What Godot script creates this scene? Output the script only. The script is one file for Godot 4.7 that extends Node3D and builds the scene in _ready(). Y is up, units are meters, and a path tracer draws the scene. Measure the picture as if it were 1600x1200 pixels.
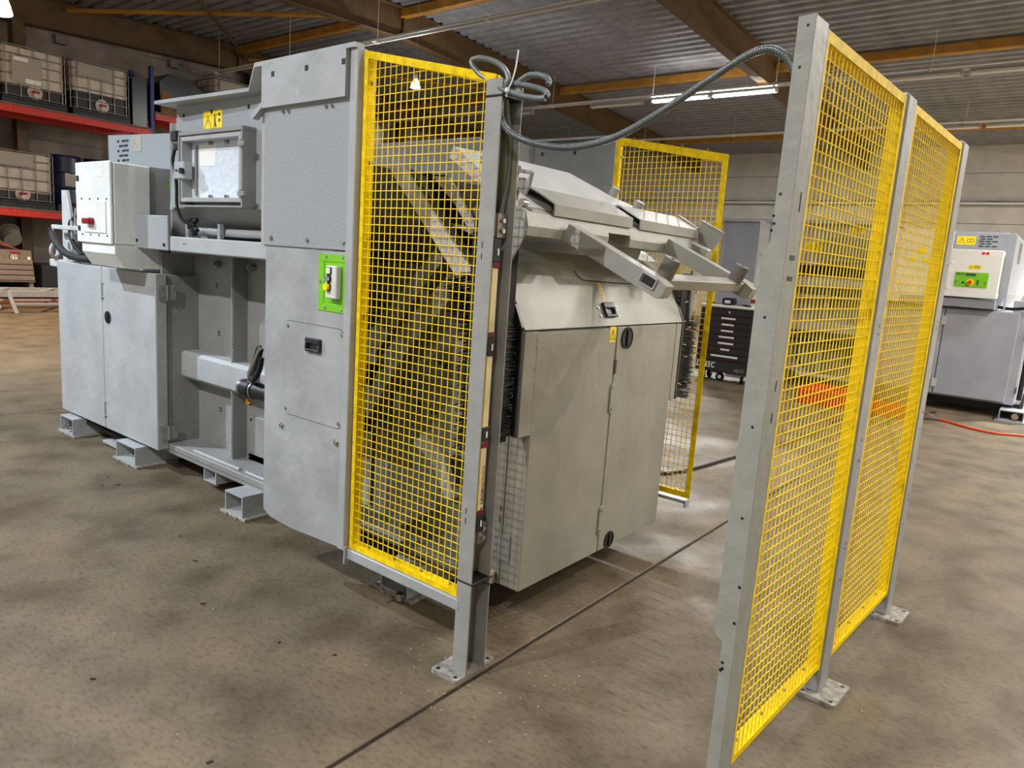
extends Node3D
# A workshop hall with a grey bale press behind yellow mesh guards. Units are metres, y is up.
# x runs along the press towards its discharge end, z runs from the far wall towards the camera.

const CAMERA_HEIGHT := 1.6
const PANEL_Z := -1.93      # near side panel of the press
const FAR_Z := -4.0         # far side panel of the press

# pieces a few pixels across that stay joined in one part
const SMALL := ["bolt", "bolt_hole", "hole", "screw", "screw_hole", "square_hole", "weld_bead", "weld_spot", "vent_slot", "clip", "rivet", "slot", "top_clip", "black_band", "red_band", "button_collar", "key_print", "pictogram", "hanger", "grid"]

var M := {}                 # materials by name
var taken := {}
var rng := RandomNumberGenerator.new()


# ------------------------------------------------------------------ mesh building
class MB:
	var st := SurfaceTool.new()
	var count := 0

	func _init() -> void:
		st.begin(Mesh.PRIMITIVE_TRIANGLES)

	func v(p: Vector3, n: Vector3, uv := Vector2.ZERO) -> void:
		st.set_normal(n)
		st.set_uv(uv)
		st.add_vertex(p)

	func tri(a: Vector3, b: Vector3, c: Vector3) -> void:   # counter-clockwise seen from outside
		var n := (b - a).cross(c - a)
		if n.length_squared() < 1e-16:
			return
		n = n.normalized()
		v(a, n); v(c, n); v(b, n)
		count += 1

	func quad(a: Vector3, b: Vector3, c: Vector3, d: Vector3) -> void:
		tri(a, b, c)
		tri(a, c, d)

	func uvquad(a: Vector3, b: Vector3, c: Vector3, d: Vector3) -> void:   # a bottom left, then counter-clockwise
		var n := (b - a).cross(c - a).normalized()
		var u := [Vector2(0, 1), Vector2(1, 1), Vector2(1, 0), Vector2(0, 0)]
		v(a, n, u[0]); v(c, n, u[2]); v(b, n, u[1])
		v(a, n, u[0]); v(d, n, u[3]); v(c, n, u[2])
		count += 2

	# a box from lo to hi with chamfered edges, moved by t
	func box(lo: Vector3, hi: Vector3, bev := 0.0, t := Transform3D()) -> MB:
		var l := Vector3(minf(lo.x, hi.x), minf(lo.y, hi.y), minf(lo.z, hi.z))
		var h := Vector3(maxf(lo.x, hi.x), maxf(lo.y, hi.y), maxf(lo.z, hi.z))
		var c := (l + h) * 0.5
		var e := (h - l) * 0.5
		var b := minf(bev, minf(e.x, minf(e.y, e.z)) * 0.6)
		var flip := t.basis.determinant() < 0.0
		var ax := [Vector3(1, 0, 0), Vector3(0, 1, 0), Vector3(0, 0, 1)]
		for i in 3:
			var j := (i + 1) % 3
			var k := (i + 2) % 3
			for s in [1.0, -1.0]:
				var o: Vector3 = c + ax[i] * e[i] * s
				var u: Vector3 = ax[j] * (e[j] - b)
				var w: Vector3 = ax[k] * (e[k] - b)
				_q(t, o - u - w, o + u - w, o + u + w, o - u + w, (s < 0.0) != flip)
		if b > 0.0:
			for i in 3:
				var j := (i + 1) % 3
				var k := (i + 2) % 3
				for s in [1.0, -1.0]:
					for r in [1.0, -1.0]:
						var len: Vector3 = ax[i] * (e[i] - b)
						var p: Vector3 = c + ax[j] * e[j] * s + ax[k] * (e[k] - b) * r
						var q: Vector3 = c + ax[j] * (e[j] - b) * s + ax[k] * e[k] * r
						_q(t, p - len, p + len, q + len, q - len, (s * r > 0.0) != flip)
			for sx in [1.0, -1.0]:
				for sy in [1.0, -1.0]:
					for sz in [1.0, -1.0]:
						var s := Vector3(sx, sy, sz)
						var pa := c + s * Vector3(e.x, e.y - b, e.z - b)
						var pb := c + s * Vector3(e.x - b, e.y, e.z - b)
						var pc := c + s * Vector3(e.x - b, e.y - b, e.z)
						if (sx * sy * sz < 0.0) != flip:
							tri(t * pa, t * pc, t * pb)
						else:
							tri(t * pa, t * pb, t * pc)
		return self

	func _q(t: Transform3D, a: Vector3, b: Vector3, c: Vector3, d: Vector3, flip: bool) -> void:
		if flip:
			quad(t * d, t * c, t * b, t * a)
		else:
			quad(t * a, t * b, t * c, t * d)

	# a bar of cross-section w (across) by h (up) from a to b
	func bar(a: Vector3, b: Vector3, w: float, h: float, bev := 0.0, up := Vector3.UP) -> MB:
		var d := (b - a)
		var n := d.length()
		d /= n
		if absf(d.dot(up)) > 0.999:
			up = Vector3(1, 0, 0) if absf(d.x) < 0.9 else Vector3(0, 0, 1)
		var s := d.cross(up).normalized()
		var u := s.cross(d)
		return box(Vector3(-w / 2, -h / 2, 0), Vector3(w / 2, h / 2, n), bev, Transform3D(Basis(s, u, d), a))

	# a polygon (local x, y) pushed along local z from d0 to d1, moved by t
	func prism(poly: PackedVector2Array, d0: float, d1: float, t := Transform3D()) -> MB:
		var p := poly
		var area := 0.0
		for i in p.size():
			var a := p[i]
			var b := p[(i + 1) % p.size()]
			area += a.cross(b)
		if area < 0.0:
			p = p.duplicate()
			p.reverse()
		var lo := minf(d0, d1)
		var hi := maxf(d0, d1)
		var flip := t.basis.determinant() < 0.0
		var ix := Geometry2D.triangulate_polygon(p)
		for i in range(0, ix.size(), 3):
			var a := p[ix[i]]
			var b := p[ix[i + 1]]
			var c := p[ix[i + 2]]
			if (b - a).cross(c - a) < 0.0:
				var x := b
				b = c
				c = x
			var top := [t * Vector3(a.x, a.y, hi), t * Vector3(b.x, b.y, hi), t * Vector3(c.x, c.y, hi)]
			var bot := [t * Vector3(a.x, a.y, lo), t * Vector3(b.x, b.y, lo), t * Vector3(c.x, c.y, lo)]
			if flip:
				tri(top[0], top[2], top[1]); tri(bot[0], bot[1], bot[2])
			else:
				tri(top[0], top[1], top[2]); tri(bot[0], bot[2], bot[1])
		for i in p.size():
			var a := p[i]
			var b := p[(i + 1) % p.size()]
			_q(t, Vector3(a.x, a.y, lo), Vector3(b.x, b.y, lo), Vector3(b.x, b.y, hi), Vector3(a.x, a.y, hi), flip)
		return self

	# a round tube along a path
	func tube(path: PackedVector3Array, r: float, sides := 8, closed := false, caps := true) -> MB:
		var n := path.size()
		if n < 2:
			return self
		var rings := []
		var d0 := (path[1] - path[0]).normalized()
		var u := d0.cross(Vector3.UP)
		if u.length() < 0.1:
			u = d0.cross(Vector3.RIGHT)
		u = u.normalized()
		for i in n:
			var d: Vector3
			if closed:
				d = (path[(i + 1) % n] - path[(i - 1 + n) % n]).normalized()
			else:
				d = (path[mini(i + 1, n - 1)] - path[maxi(i - 1, 0)]).normalized()
			u = (u - d * u.dot(d)).normalized()
			var w := d.cross(u)
			var ring := []
			for k in sides:
				var a := TAU * k / sides
				ring.append(u * cos(a) + w * sin(a))
			rings.append(ring)
		for i in (n if closed else n - 1):
			var j := (i + 1) % n
			for k in sides:
				var l := (k + 1) % sides
				var na: Vector3 = rings[i][k]
				var nb: Vector3 = rings[i][l]
				var nc: Vector3 = rings[j][l]
				var nd: Vector3 = rings[j][k]
				var a := path[i] + na * r
				var b := path[i] + nb * r
				var c := path[j] + nc * r
				var d := path[j] + nd * r
				v(a, na); v(c, nc); v(b, nb)
				v(a, na); v(d, nd); v(c, nc)
				count += 2
		if caps and not closed:
			for k in range(1, sides - 1):
				tri(path[0] + rings[0][0] * r, path[0] + rings[0][k + 1] * r, path[0] + rings[0][k] * r)
				tri(path[n - 1] + rings[n - 1][0] * r, path[n - 1] + rings[n - 1][k] * r, path[n - 1] + rings[n - 1][k + 1] * r)
		return self

	func cyl(a: Vector3, b: Vector3, r: float, sides := 12) -> MB:
		return tube(PackedVector3Array([a, b]), r, sides)

	# a profile of (radius, height) turned about local y
	func lathe(profile: PackedVector2Array, sides: int, t := Transform3D()) -> MB:
		for i in profile.size() - 1:
			var p := profile[i]
			var q := profile[i + 1]
			var nn := Vector2(q.y - p.y, p.x - q.x).normalized()
			for k in sides:
				var a0 := TAU * k / sides
				var a1 := TAU * (k + 1) / sides
				var c0 := Vector3(cos(a0), 0, sin(a0))
				var c1 := Vector3(cos(a1), 0, sin(a1))
				var A := t * (c0 * p.x + Vector3.UP * p.y)
				var B := t * (c1 * p.x + Vector3.UP * p.y)
				var C := t * (c1 * q.x + Vector3.UP * q.y)
				var D := t * (c0 * q.x + Vector3.UP * q.y)
				var n0 := (t.basis * (c0 * nn.x + Vector3.UP * nn.y)).normalized()
				var n1 := (t.basis * (c1 * nn.x + Vector3.UP * nn.y)).normalized()
				v(A, n0); v(B, n1); v(C, n1)
				v(A, n0); v(C, n1); v(D, n0)
				count += 2
		return self

	# four walls of a rectangular hollow section along an axis: from a to b, w across, h up, wall k
	func rhs(a: Vector3, b: Vector3, w: float, h: float, k: float, up := Vector3.UP) -> MB:
		var d := (b - a).normalized()
		var s := d.cross(up).normalized()
		var u := s.cross(d)
		for sg in [1.0, -1.0]:
			bar(a + s * sg * (w - k) / 2, b + s * sg * (w - k) / 2, k, h, 0.0, up)
			bar(a + u * sg * (h - k) / 2, b + u * sg * (h - k) / 2, w - 2 * k, k, 0.0, up)
		return self

	func mesh() -> ArrayMesh:
		return st.commit()


func P2(a: Array) -> PackedVector2Array:
	var p := PackedVector2Array()
	for i in range(0, a.size(), 2):
		p.append(Vector2(a[i], a[i + 1]))
	return p


func P3(a: Array) -> PackedVector3Array:
	var p := PackedVector3Array()
	for i in range(0, a.size(), 3):
		p.append(Vector3(a[i], a[i + 1], a[i + 2]))
	return p


# a smooth path through points
func smooth(a: Array, steps := 8) -> PackedVector3Array:
	var c := P3(a)
	var out := PackedVector3Array()
	for i in c.size() - 1:
		var p0 := c[maxi(i - 1, 0)]
		var p3 := c[mini(i + 2, c.size() - 1)]
		for k in steps:
			out.append(c[i].cubic_interpolate(c[i + 1], p0, p3, float(k) / steps))
	out.append(c[c.size() - 1])
	return out


func circle(cx: float, cy: float, r: float, n := 20) -> PackedVector2Array:
	var p := PackedVector2Array()
	for i in n:
		p.append(Vector2(cx + r * cos(TAU * i / n), cy + r * sin(TAU * i / n)))
	return p


func rounded(x0: float, y0: float, x1: float, y1: float, r: float, n := 4) -> PackedVector2Array:
	var p := PackedVector2Array()
	var cs := [Vector2(x1 - r, y0 + r), Vector2(x1 - r, y1 - r), Vector2(x0 + r, y1 - r), Vector2(x0 + r, y0 + r)]
	for q in 4:
		for i in n + 1:
			var a := -PI / 2 + PI / 2 * (q + float(i) / n)
			p.append(cs[q] + Vector2(cos(a), sin(a)) * r)
	return p


# turns for prisms: polygon in (z, y) pushed along x; polygon in (x, z) pushed along y
var ALONG_X := Transform3D(Basis(Vector3(0, 0, 1), Vector3(0, 1, 0), Vector3(1, 0, 0)), Vector3.ZERO)
var ALONG_Y := Transform3D(Basis(Vector3(1, 0, 0), Vector3(0, 0, 1), Vector3(0, 1, 0)), Vector3.ZERO)


# ------------------------------------------------------------------ objects
func numbered(called: String) -> String:
	var n: int = taken.get(called, 0)
	taken[called] = n + 1
	return called if n == 0 else "%s_%03d" % [called, n]


func tag(o: Node, label: String, category: String, group := "", kind := "") -> void:
	if label:
		o.set_meta("label", label)
	if category:
		o.set_meta("category", category)
	if group:
		o.set_meta("group", group)
	if kind:
		o.set_meta("kind", kind)


# a Node3D at the base of a thing; its parts are its children
func thing(called: String, label: String, category: String, at := Vector3.ZERO, turn := 0.0, group := "") -> Node3D:
	var o := Node3D.new()
	o.name = numbered(called)
	add_child(o)
	o.position = at
	o.rotation.y = turn
	tag(o, label, category, group)
	return o


# one mesh under a thing. Its points are given in the scene's axes when the thing is not turned
func part(parent: Node3D, called: String, mb, m: Material, label := "", local := false) -> MeshInstance3D:
	var o := MeshInstance3D.new()
	o.name = called
	o.mesh = mb if mb is Mesh else mb.mesh()
	o.material_override = m
	parent.add_child(o, true)
	if not local and parent is MeshInstance3D == false:
		o.position = -parent.position
	if label:
		o.set_meta("label", label)
	if called in SMALL:
		o.set_meta("kind", "stuff")
	return o


func struct(called: String, mb, m: Material, label := "") -> MeshInstance3D:
	var o := MeshInstance3D.new()
	o.name = numbered(called)
	o.mesh = mb if mb is Mesh else mb.mesh()
	o.material_override = m
	add_child(o)
	tag(o, label, "", "", "structure")
	return o


func single(called: String, mb, m: Material, label: String, category: String, group := "") -> MeshInstance3D:
	var o := MeshInstance3D.new()
	o.name = numbered(called)
	o.mesh = mb if mb is Mesh else mb.mesh()
	o.material_override = m
	add_child(o)
	tag(o, label, category, group)
	return o


func copy_of(o: Node3D, at: Vector3, label := "", group := "", called := "") -> Node3D:
	var c: Node3D = o.duplicate()
	c.name = numbered(called if called else String(o.name).rstrip("0123456789_"))
	add_child(c)
	c.position = at
	if label:
		c.set_meta("label", label)
	if group:
		c.set_meta("group", group)
	return c


# lettering as thin solid letters; t puts the middle of the line on a surface, +z outward
func lettering(parent: Node3D, words: String, height: float, m: Material, t: Transform3D, face := "Droid Sans", bold := true, called := "lettering") -> MeshInstance3D:
	var f := SystemFont.new()
	f.font_names = PackedStringArray([face])
	f.font_weight = 700 if bold else 400
	var tm := TextMesh.new()
	tm.text = words
	tm.font = f
	tm.font_size = 32
	tm.pixel_size = height / 24.0
	tm.depth = 0.0012
	tm.curve_step = 2.0
	var o := MeshInstance3D.new()
	o.name = called
	o.mesh = tm
	o.material_override = m
	parent.add_child(o, true)
	o.transform = t
	return o


# a bolt head on a surface: centre, outward normal
func bolt(mb: MB, at: Vector3, n: Vector3, r := 0.009, h := 0.006) -> void:
	mb.cyl(at - n * 0.002, at + n * h, r, 6)
	mb.cyl(at - n * 0.002, at + n * h * 0.3, r * 1.5, 10)


# ------------------------------------------------------------------ materials
func noise_tex(f: float, seed_: int, ramp: Array, oct := 4, kind := FastNoiseLite.TYPE_SIMPLEX_SMOOTH, side := 512, warp := 0.0) -> NoiseTexture2D:
	var n := FastNoiseLite.new()
	n.noise_type = kind
	n.seed = seed_
	n.frequency = f
	n.fractal_octaves = oct
	if warp > 0.0:
		n.domain_warp_enabled = true
		n.domain_warp_amplitude = warp
	var t := NoiseTexture2D.new()
	t.width = side
	t.height = side
	t.seamless = true
	t.noise = n
	var g := Gradient.new()
	var offs := PackedFloat32Array()
	var cols := PackedColorArray()
	for i in range(0, ramp.size(), 2):
		offs.append(ramp[i])
		cols.append(ramp[i + 1])
	g.offsets = offs
	g.colors = cols
	t.color_ramp = g
	return t


func bump_tex(f: float, seed_: int, strength: float, oct := 3, side := 256, kind := FastNoiseLite.TYPE_SIMPLEX_SMOOTH) -> NoiseTexture2D:
	var n := FastNoiseLite.new()
	n.noise_type = kind
	n.seed = seed_
	n.frequency = f
	n.fractal_octaves = oct
	var t := NoiseTexture2D.new()
	t.width = side
	t.height = side
	t.seamless = true
	t.as_normal_map = true
	t.bump_strength = strength
	t.noise = n
	return t


func g(x: float, tint := Color.WHITE) -> Color:
	return Color(x * tint.r, x * tint.g, x * tint.b)


func mat(c: Color, rough := 0.5, metal := 0.0, spec := 0.5) -> StandardMaterial3D:
	var m := StandardMaterial3D.new()
	m.albedo_color = c
	m.roughness = rough
	m.metallic = metal
	m.metallic_specular = spec
	return m


# paint with soft blotches (and, if asked, a fine orange-peel relief)
func paint(c: Color, rough: float, low: float, f: float, seed_: int, scale: float, peel := 0.0, metal := 0.0) -> StandardMaterial3D:
	var m := mat(c, rough, metal)
	m.albedo_texture = noise_tex(f, seed_, [0.25, g(low), 0.5, g((low + 1.0) * 0.5), 0.8, g(1.0)], 5)
	m.uv1_triplanar = true
	m.uv1_world_triplanar = true
	m.uv1_scale = Vector3.ONE * scale
	if peel > 0.0:
		m.normal_enabled = true
		m.normal_texture = bump_tex(0.09, seed_ + 7, 2.0)
		m.normal_scale = peel
	return m


func glow(c: Color, e: float) -> StandardMaterial3D:
	var m := mat(Color(0.9, 0.9, 0.9), 0.5)
	m.emission_enabled = true
	m.emission = c
	m.emission_energy_multiplier = e
	return m


func materials() -> void:
	M.grey = paint(Color(0.66, 0.67, 0.67), 0.40, 0.93, 0.012, 3, 0.35, 0.12)
	M.panel = paint(Color(0.645, 0.655, 0.655), 0.34, 0.89, 0.010, 11, 0.45, 0.15)
	M.galv = paint(Color(0.66, 0.68, 0.69), 0.36, 0.86, 0.05, 21, 5.0, 0.22, 0.15)
	M.hull = paint(Color(0.55, 0.55, 0.54), 0.5, 0.92, 0.012, 5, 0.4, 0.1)
	M.inner = paint(Color(0.43, 0.43, 0.40), 0.55, 0.85, 0.012, 9, 0.6, 0.1)  # press grey with the shade of the interior darkened into the colour
	M.front = paint(Color(0.58, 0.575, 0.53), 0.40, 0.94, 0.010, 15, 0.5, 0.08)
	M.fork = paint(Color(0.62, 0.62, 0.59), 0.45, 0.93, 0.015, 17, 0.5, 0.1)
	M.white = paint(Color(0.74, 0.74, 0.735), 0.42, 0.93, 0.015, 19, 0.5, 0.05)
	M.enclosure = paint(Color(0.86, 0.87, 0.85), 0.45, 0.95, 0.012, 23, 0.5, 0.08)
	M.post = paint(Color(0.60, 0.60, 0.58), 0.5, 0.95, 0.02, 25, 0.8, 0.15)
	M.near_post = paint(Color(0.60, 0.60, 0.56), 0.5, 0.95, 0.02, 27, 0.8, 0.18)
	M.plate = paint(Color(0.66, 0.64, 0.60), 0.55, 0.75, 0.03, 29, 1.5, 0.1)
	M.yellow = paint(Color(1.0, 0.85, 0.06), 0.55, 0.88, 0.03, 31, 1.0)
	M.wire = mat(Color(1.0, 0.86, 0.13), 0.42)
	M.yellow.metallic_specular = 0.25
	M.wire.metallic_specular = 0.3
	M.black = mat(Color(0.045, 0.045, 0.05), 0.5)
	M.rubber = mat(Color(0.035, 0.035, 0.037), 0.75)
	M.bristle = mat(Color(0.05, 0.05, 0.055), 0.45)
	M.dark = mat(Color(0.09, 0.09, 0.09), 0.7)
	M.steel = mat(Color(0.62, 0.61, 0.60), 0.32, 0.9)
	M.chrome = mat(Color(0.8, 0.8, 0.8), 0.18, 1.0)
	M.green = mat(Color(0.45, 0.74, 0.10), 0.4)
	M.button_yellow = mat(Color(0.95, 0.85, 0.05), 0.35)
	M.red = mat(Color(0.55, 0.06, 0.05), 0.4)
	M.wine = mat(Color(0.40, 0.03, 0.07), 0.4)
	M.dull_red = mat(Color(0.26, 0.08, 0.09), 0.5)
	M.bumper = mat(Color(0.40, 0.39, 0.37), 0.6)
	M.cream = mat(Color(0.86, 0.80, 0.66), 0.5)
	M.sticker = mat(Color(0.97, 0.84, 0.10), 0.45)
	M.ink = mat(Color(0.04, 0.04, 0.04), 0.55)
	M.label_white = mat(Color(0.9, 0.9, 0.88), 0.5)
	M.label_grey = mat(Color(0.62, 0.60, 0.55), 0.55)
	M.brass = mat(Color(0.75, 0.58, 0.22), 0.35, 0.8)
	M.orange = mat(Color(0.85, 0.35, 0.08), 0.5)
	M.conduit = mat(Color(0.42, 0.45, 0.45), 0.35, 0.25)
	M.white_plastic = mat(Color(0.88, 0.88, 0.86), 0.4)
	M.floor = floor_material()
	M.joint = mat(Color(0.16, 0.13, 0.10), 0.9)
	M.wall = paint(Color(0.77, 0.76, 0.73), 0.85, 0.95, 0.01, 41, 0.3)
	M.wall_joint = mat(Color(0.50, 0.48, 0.46), 0.9)
	M.gable = paint(Color(0.62, 0.57, 0.53), 0.9, 0.84, 0.01, 43, 0.25)
	M.deck = paint(Color(0.56, 0.56, 0.57), 0.45, 0.85, 0.01, 45, 0.4)
	M.beam = paint(Color(0.36, 0.265, 0.14), 0.6, 0.86, 0.012, 47, 0.4)
	M.purlin = paint(Color(0.70, 0.49, 0.14), 0.6, 0.86, 0.012, 49, 0.4)
	M.rack_red = paint(Color(0.82, 0.16, 0.06), 0.45, 0.85, 0.03, 51, 1.0)
	M.rack_blue = mat(Color(0.05, 0.13, 0.42), 0.45)
	M.board = paint(Color(0.48, 0.43, 0.39), 0.8, 0.88, 0.03, 53, 1.0)
	M.tank = paint(Color(0.80, 0.75, 0.70), 0.4, 0.92, 0.01, 55, 0.6)
	M.cage = mat(Color(0.55, 0.54, 0.52), 0.35, 0.7)
	M.pallet = mat(Color(0.055, 0.065, 0.10), 0.5)
	M.drum = mat(Color(0.035, 0.075, 0.24), 0.35)
	M.lamp_metal = mat(Color(0.68, 0.66, 0.63), 0.35, 0.3)
	M.trunk = mat(Color(0.80, 0.79, 0.77), 0.45, 0.0)
	M.tube_lit = glow(Color(0.95, 0.97, 1.0), 7.0)
	M.tube_off = mat(Color(0.85, 0.84, 0.80), 0.3)
	M.wood = paint(Color(0.58, 0.43, 0.27), 0.75, 0.72, 0.02, 57, 1.2)
	M.film = mat(Color(0.11, 0.12, 0.12), 0.28)
	M.press_blue = paint(Color(0.62, 0.64, 0.68), 0.42, 0.95, 0.012, 61, 0.4)
	M.cart = mat(Color(0.13, 0.135, 0.14), 0.4)
	M.tray = mat(Color(0.82, 0.13, 0.05), 0.5)
	M.pane = pane_material()


func floor_material() -> StandardMaterial3D:
	var m := mat(Color(0.465, 0.42, 0.345), 0.5, 0.0, 0.35)
	m.albedo_texture = noise_tex(0.006, 71, [0.0, Color(0.68, 0.66, 0.64), 0.3, Color(0.80, 0.79, 0.77), 0.5, Color(0.88, 0.88, 0.87), 0.7, Color(0.94, 0.93, 0.91), 1.0, Color(1, 0.98, 0.95)], 7, FastNoiseLite.TYPE_SIMPLEX_SMOOTH, 2048, 24.0)
	m.uv1_triplanar = true
	m.uv1_world_triplanar = true
	m.uv1_scale = Vector3.ONE * 0.17
	m.detail_enabled = true
	m.detail_blend_mode = BaseMaterial3D.BLEND_MODE_MUL
	m.detail_albedo = noise_tex(0.035, 73, [0.0, g(0.74), 0.28, g(0.91), 0.5, g(0.99), 1.0, g(1.0)], 8, FastNoiseLite.TYPE_SIMPLEX_SMOOTH, 1024, 18.0)
	m.detail_uv_layer = BaseMaterial3D.DETAIL_UV_2
	m.uv2_triplanar = true
	m.uv2_world_triplanar = true
	m.uv2_scale = Vector3(0.55, 0.55, 1.15)
	m.roughness = 0.68
	m.roughness_texture = noise_tex(0.012, 75, [0.2, g(0.62), 0.8, g(1.0)], 5)
	m.normal_enabled = true
	m.normal_texture = bump_tex(0.05, 77, 3.0, 5, 512)
	m.normal_scale = 0.12
	return m


func pane_material() -> StandardMaterial3D:
	var m := mat(Color(0.88, 0.90, 0.92, 0.93), 0.27)  # pale bluish mottle paints reflections of the hall into the colour
	m.albedo_texture = noise_tex(0.02, 81, [0.2, Color(0.88, 0.91, 0.94), 0.5, Color(0.95, 0.97, 0.98), 0.8, Color(1, 1, 1)], 5, FastNoiseLite.TYPE_SIMPLEX_SMOOTH, 512, 60.0)
	m.uv1_triplanar = true
	m.uv1_scale = Vector3(4.0, 2.5, 4.0)
	return m


func _ready() -> void:
	# camera
	var cam := Camera3D.new()
	cam.name = "camera"
	add_child(cam)
	cam.transform = Transform3D(Basis(Vector3(0.78119993, 0.06857678, -0.62050293), Vector3(-0.15759201, 0.98342016, -0.08971929), Vector3(0.60406243, 0.16787501, 0.77905491)).orthonormalized(), Vector3(0, CAMERA_HEIGHT, 0))
	cam.fov = rad_to_deg(2.0 * atan(600.0 / 1120.0))
	cam.near = 0.05
	cam.far = 120.0
	cam.current = true
	# surroundings: the hall is closed, no daylight gets in
	var we := WorldEnvironment.new()
	we.name = "surroundings"
	var env := Environment.new()
	env.background_mode = Environment.BG_COLOR
	env.background_color = Color(0.55, 0.6, 0.68)
	env.background_energy_multiplier = 0.3
	env.tonemap_mode = Environment.TONE_MAPPER_LINEAR
	env.tonemap_exposure = 1.0
	env.sdfgi_enabled = true
	env.ssao_enabled = true
	env.ssil_enabled = true
	we.environment = env
	add_child(we)
	rng.seed = 20

	materials()
	lights()
	hall()
	racking()
	bale_press()
	side_guards()
	lift_fork()
	screen_fence()
	conduit()
	second_press()
	tool_trolley()
	floor_things()


# ------------------------------------------------------------------ lamps
# a fluorescent batten hung along x: housing, two tubes, end holders; lit ones carry a light of their own
func batten(x: float, y: float, z: float, lit: bool, e: float, label: String, upward := 0.2) -> void:
	var t := thing("tube_lamp", label, "ceiling lamp", Vector3(x, y, z), 0.0, "tube lamps along the lighting tracks")
	var h := MB.new()
	h.box(Vector3(-0.75, 0.0, -0.03), Vector3(0.75, 0.05, 0.03), 0.008)
	part(t, "housing", h, M.lamp_metal, "", true).position = Vector3.ZERO
	for s in [-1.0, 1.0]:
		var m := MB.new()
		m.cyl(Vector3(-0.73, -0.035, 0.05 * s), Vector3(0.73, -0.035, 0.05 * s), 0.016, 10)
		part(t, "tube", m, M.tube_lit if lit else M.tube_off, "", true)
		var k := MB.new()
		for q in [-1.0, 1.0]:
			k.box(Vector3(0.735 * q - 0.015, -0.06, 0.05 * s - 0.022), Vector3(0.735 * q + 0.015, 0.03, 0.05 * s + 0.022), 0.005)
		k.box(Vector3(-0.72, 0.0, 0.03 * s), Vector3(0.72, 0.01, 0.085 * s))
		part(t, "lamp_holder", k, M.lamp_metal, "", true)
	if lit:
		var l := AreaLight3D.new()
		l.name = "tube_light"
		l.area_size = Vector2(1.46, 0.13)
		l.light_energy = e
		l.light_color = Color(1.0, 0.99, 0.98)
		l.shadow_enabled = true
		t.add_child(l)
		l.position = Vector3(0, -0.06, 0)
		l.rotation.x = -PI / 2
		var u := AreaLight3D.new()
		u.name = "tube_light_up"
		u.area_size = Vector2(1.46, 0.12)
		u.light_energy = e * upward
		u.light_color = l.light_color
		u.shadow_enabled = true
		t.add_child(u)
		u.position = Vector3(0, 0.075, 0)
		u.rotation.x = PI / 2


# a pendant high-bay lamp: bell-shaped shade, neck, bulb inside, rod up to the roof
func high_bay(x: float, y: float, z: float, c: Color, e: float, top: float, label: String, size := 1.0, bulb_at := 0.11) -> void:
	var t := thing("pendant_lamp", label, "pendant lamp", Vector3(x, y, z), 0.0, "")
	t.scale = Vector3.ONE * size
	var s := MB.new()
	s.lathe(P2([0.245, -0.02, 0.25, 0.0, 0.225, 0.10, 0.185, 0.22, 0.12, 0.33, 0.07, 0.37]), 28)
	s.lathe(P2([0.065, 0.365, 0.115, 0.325, 0.18, 0.215, 0.22, 0.10, 0.243, 0.0, 0.245, -0.02]), 28)
	var sm := mat(Color(0.93, 0.88, 0.80), 0.3)
	sm.transparency = BaseMaterial3D.TRANSPARENCY_ALPHA
	sm.albedo_color.a = 0.82
	sm.emission_enabled = true
	sm.emission = c
	sm.emission_energy_multiplier = 0.3
	part(t, "shade", s, sm, "", true)
	var n := MB.new()
	n.lathe(P2([0.0, 0.36, 0.075, 0.36, 0.085, 0.40, 0.085, 0.62, 0.06, 0.66, 0.0, 0.66]), 16)
	part(t, "ballast_housing", n, M.lamp_metal, "", true)
	var r := MB.new()
	r.cyl(Vector3(0, 0.64, 0), Vector3(0, (top - y) / size, 0), 0.012, 8)
	part(t, "hanging_rod", r, M.lamp_metal, "", true)
	var b := MB.new()
	b.lathe(P2([0.0, 0.02, 0.05, 0.04, 0.075, 0.10, 0.06, 0.18, 0.03, 0.28, 0.0, 0.30]), 16)
	part(t, "bulb", b, glow(c, 4.0), "", true)
	var l := OmniLight3D.new()
	l.name = "bulb_light"
	l.light_color = c
	l.light_energy = e
	l.light_size = 0.05
	l.omni_range = 60.0
	l.omni_attenuation = 2.0
	l.shadow_enabled = true
	t.add_child(l)
	l.position = Vector3(0, bulb_at, 0)


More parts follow.
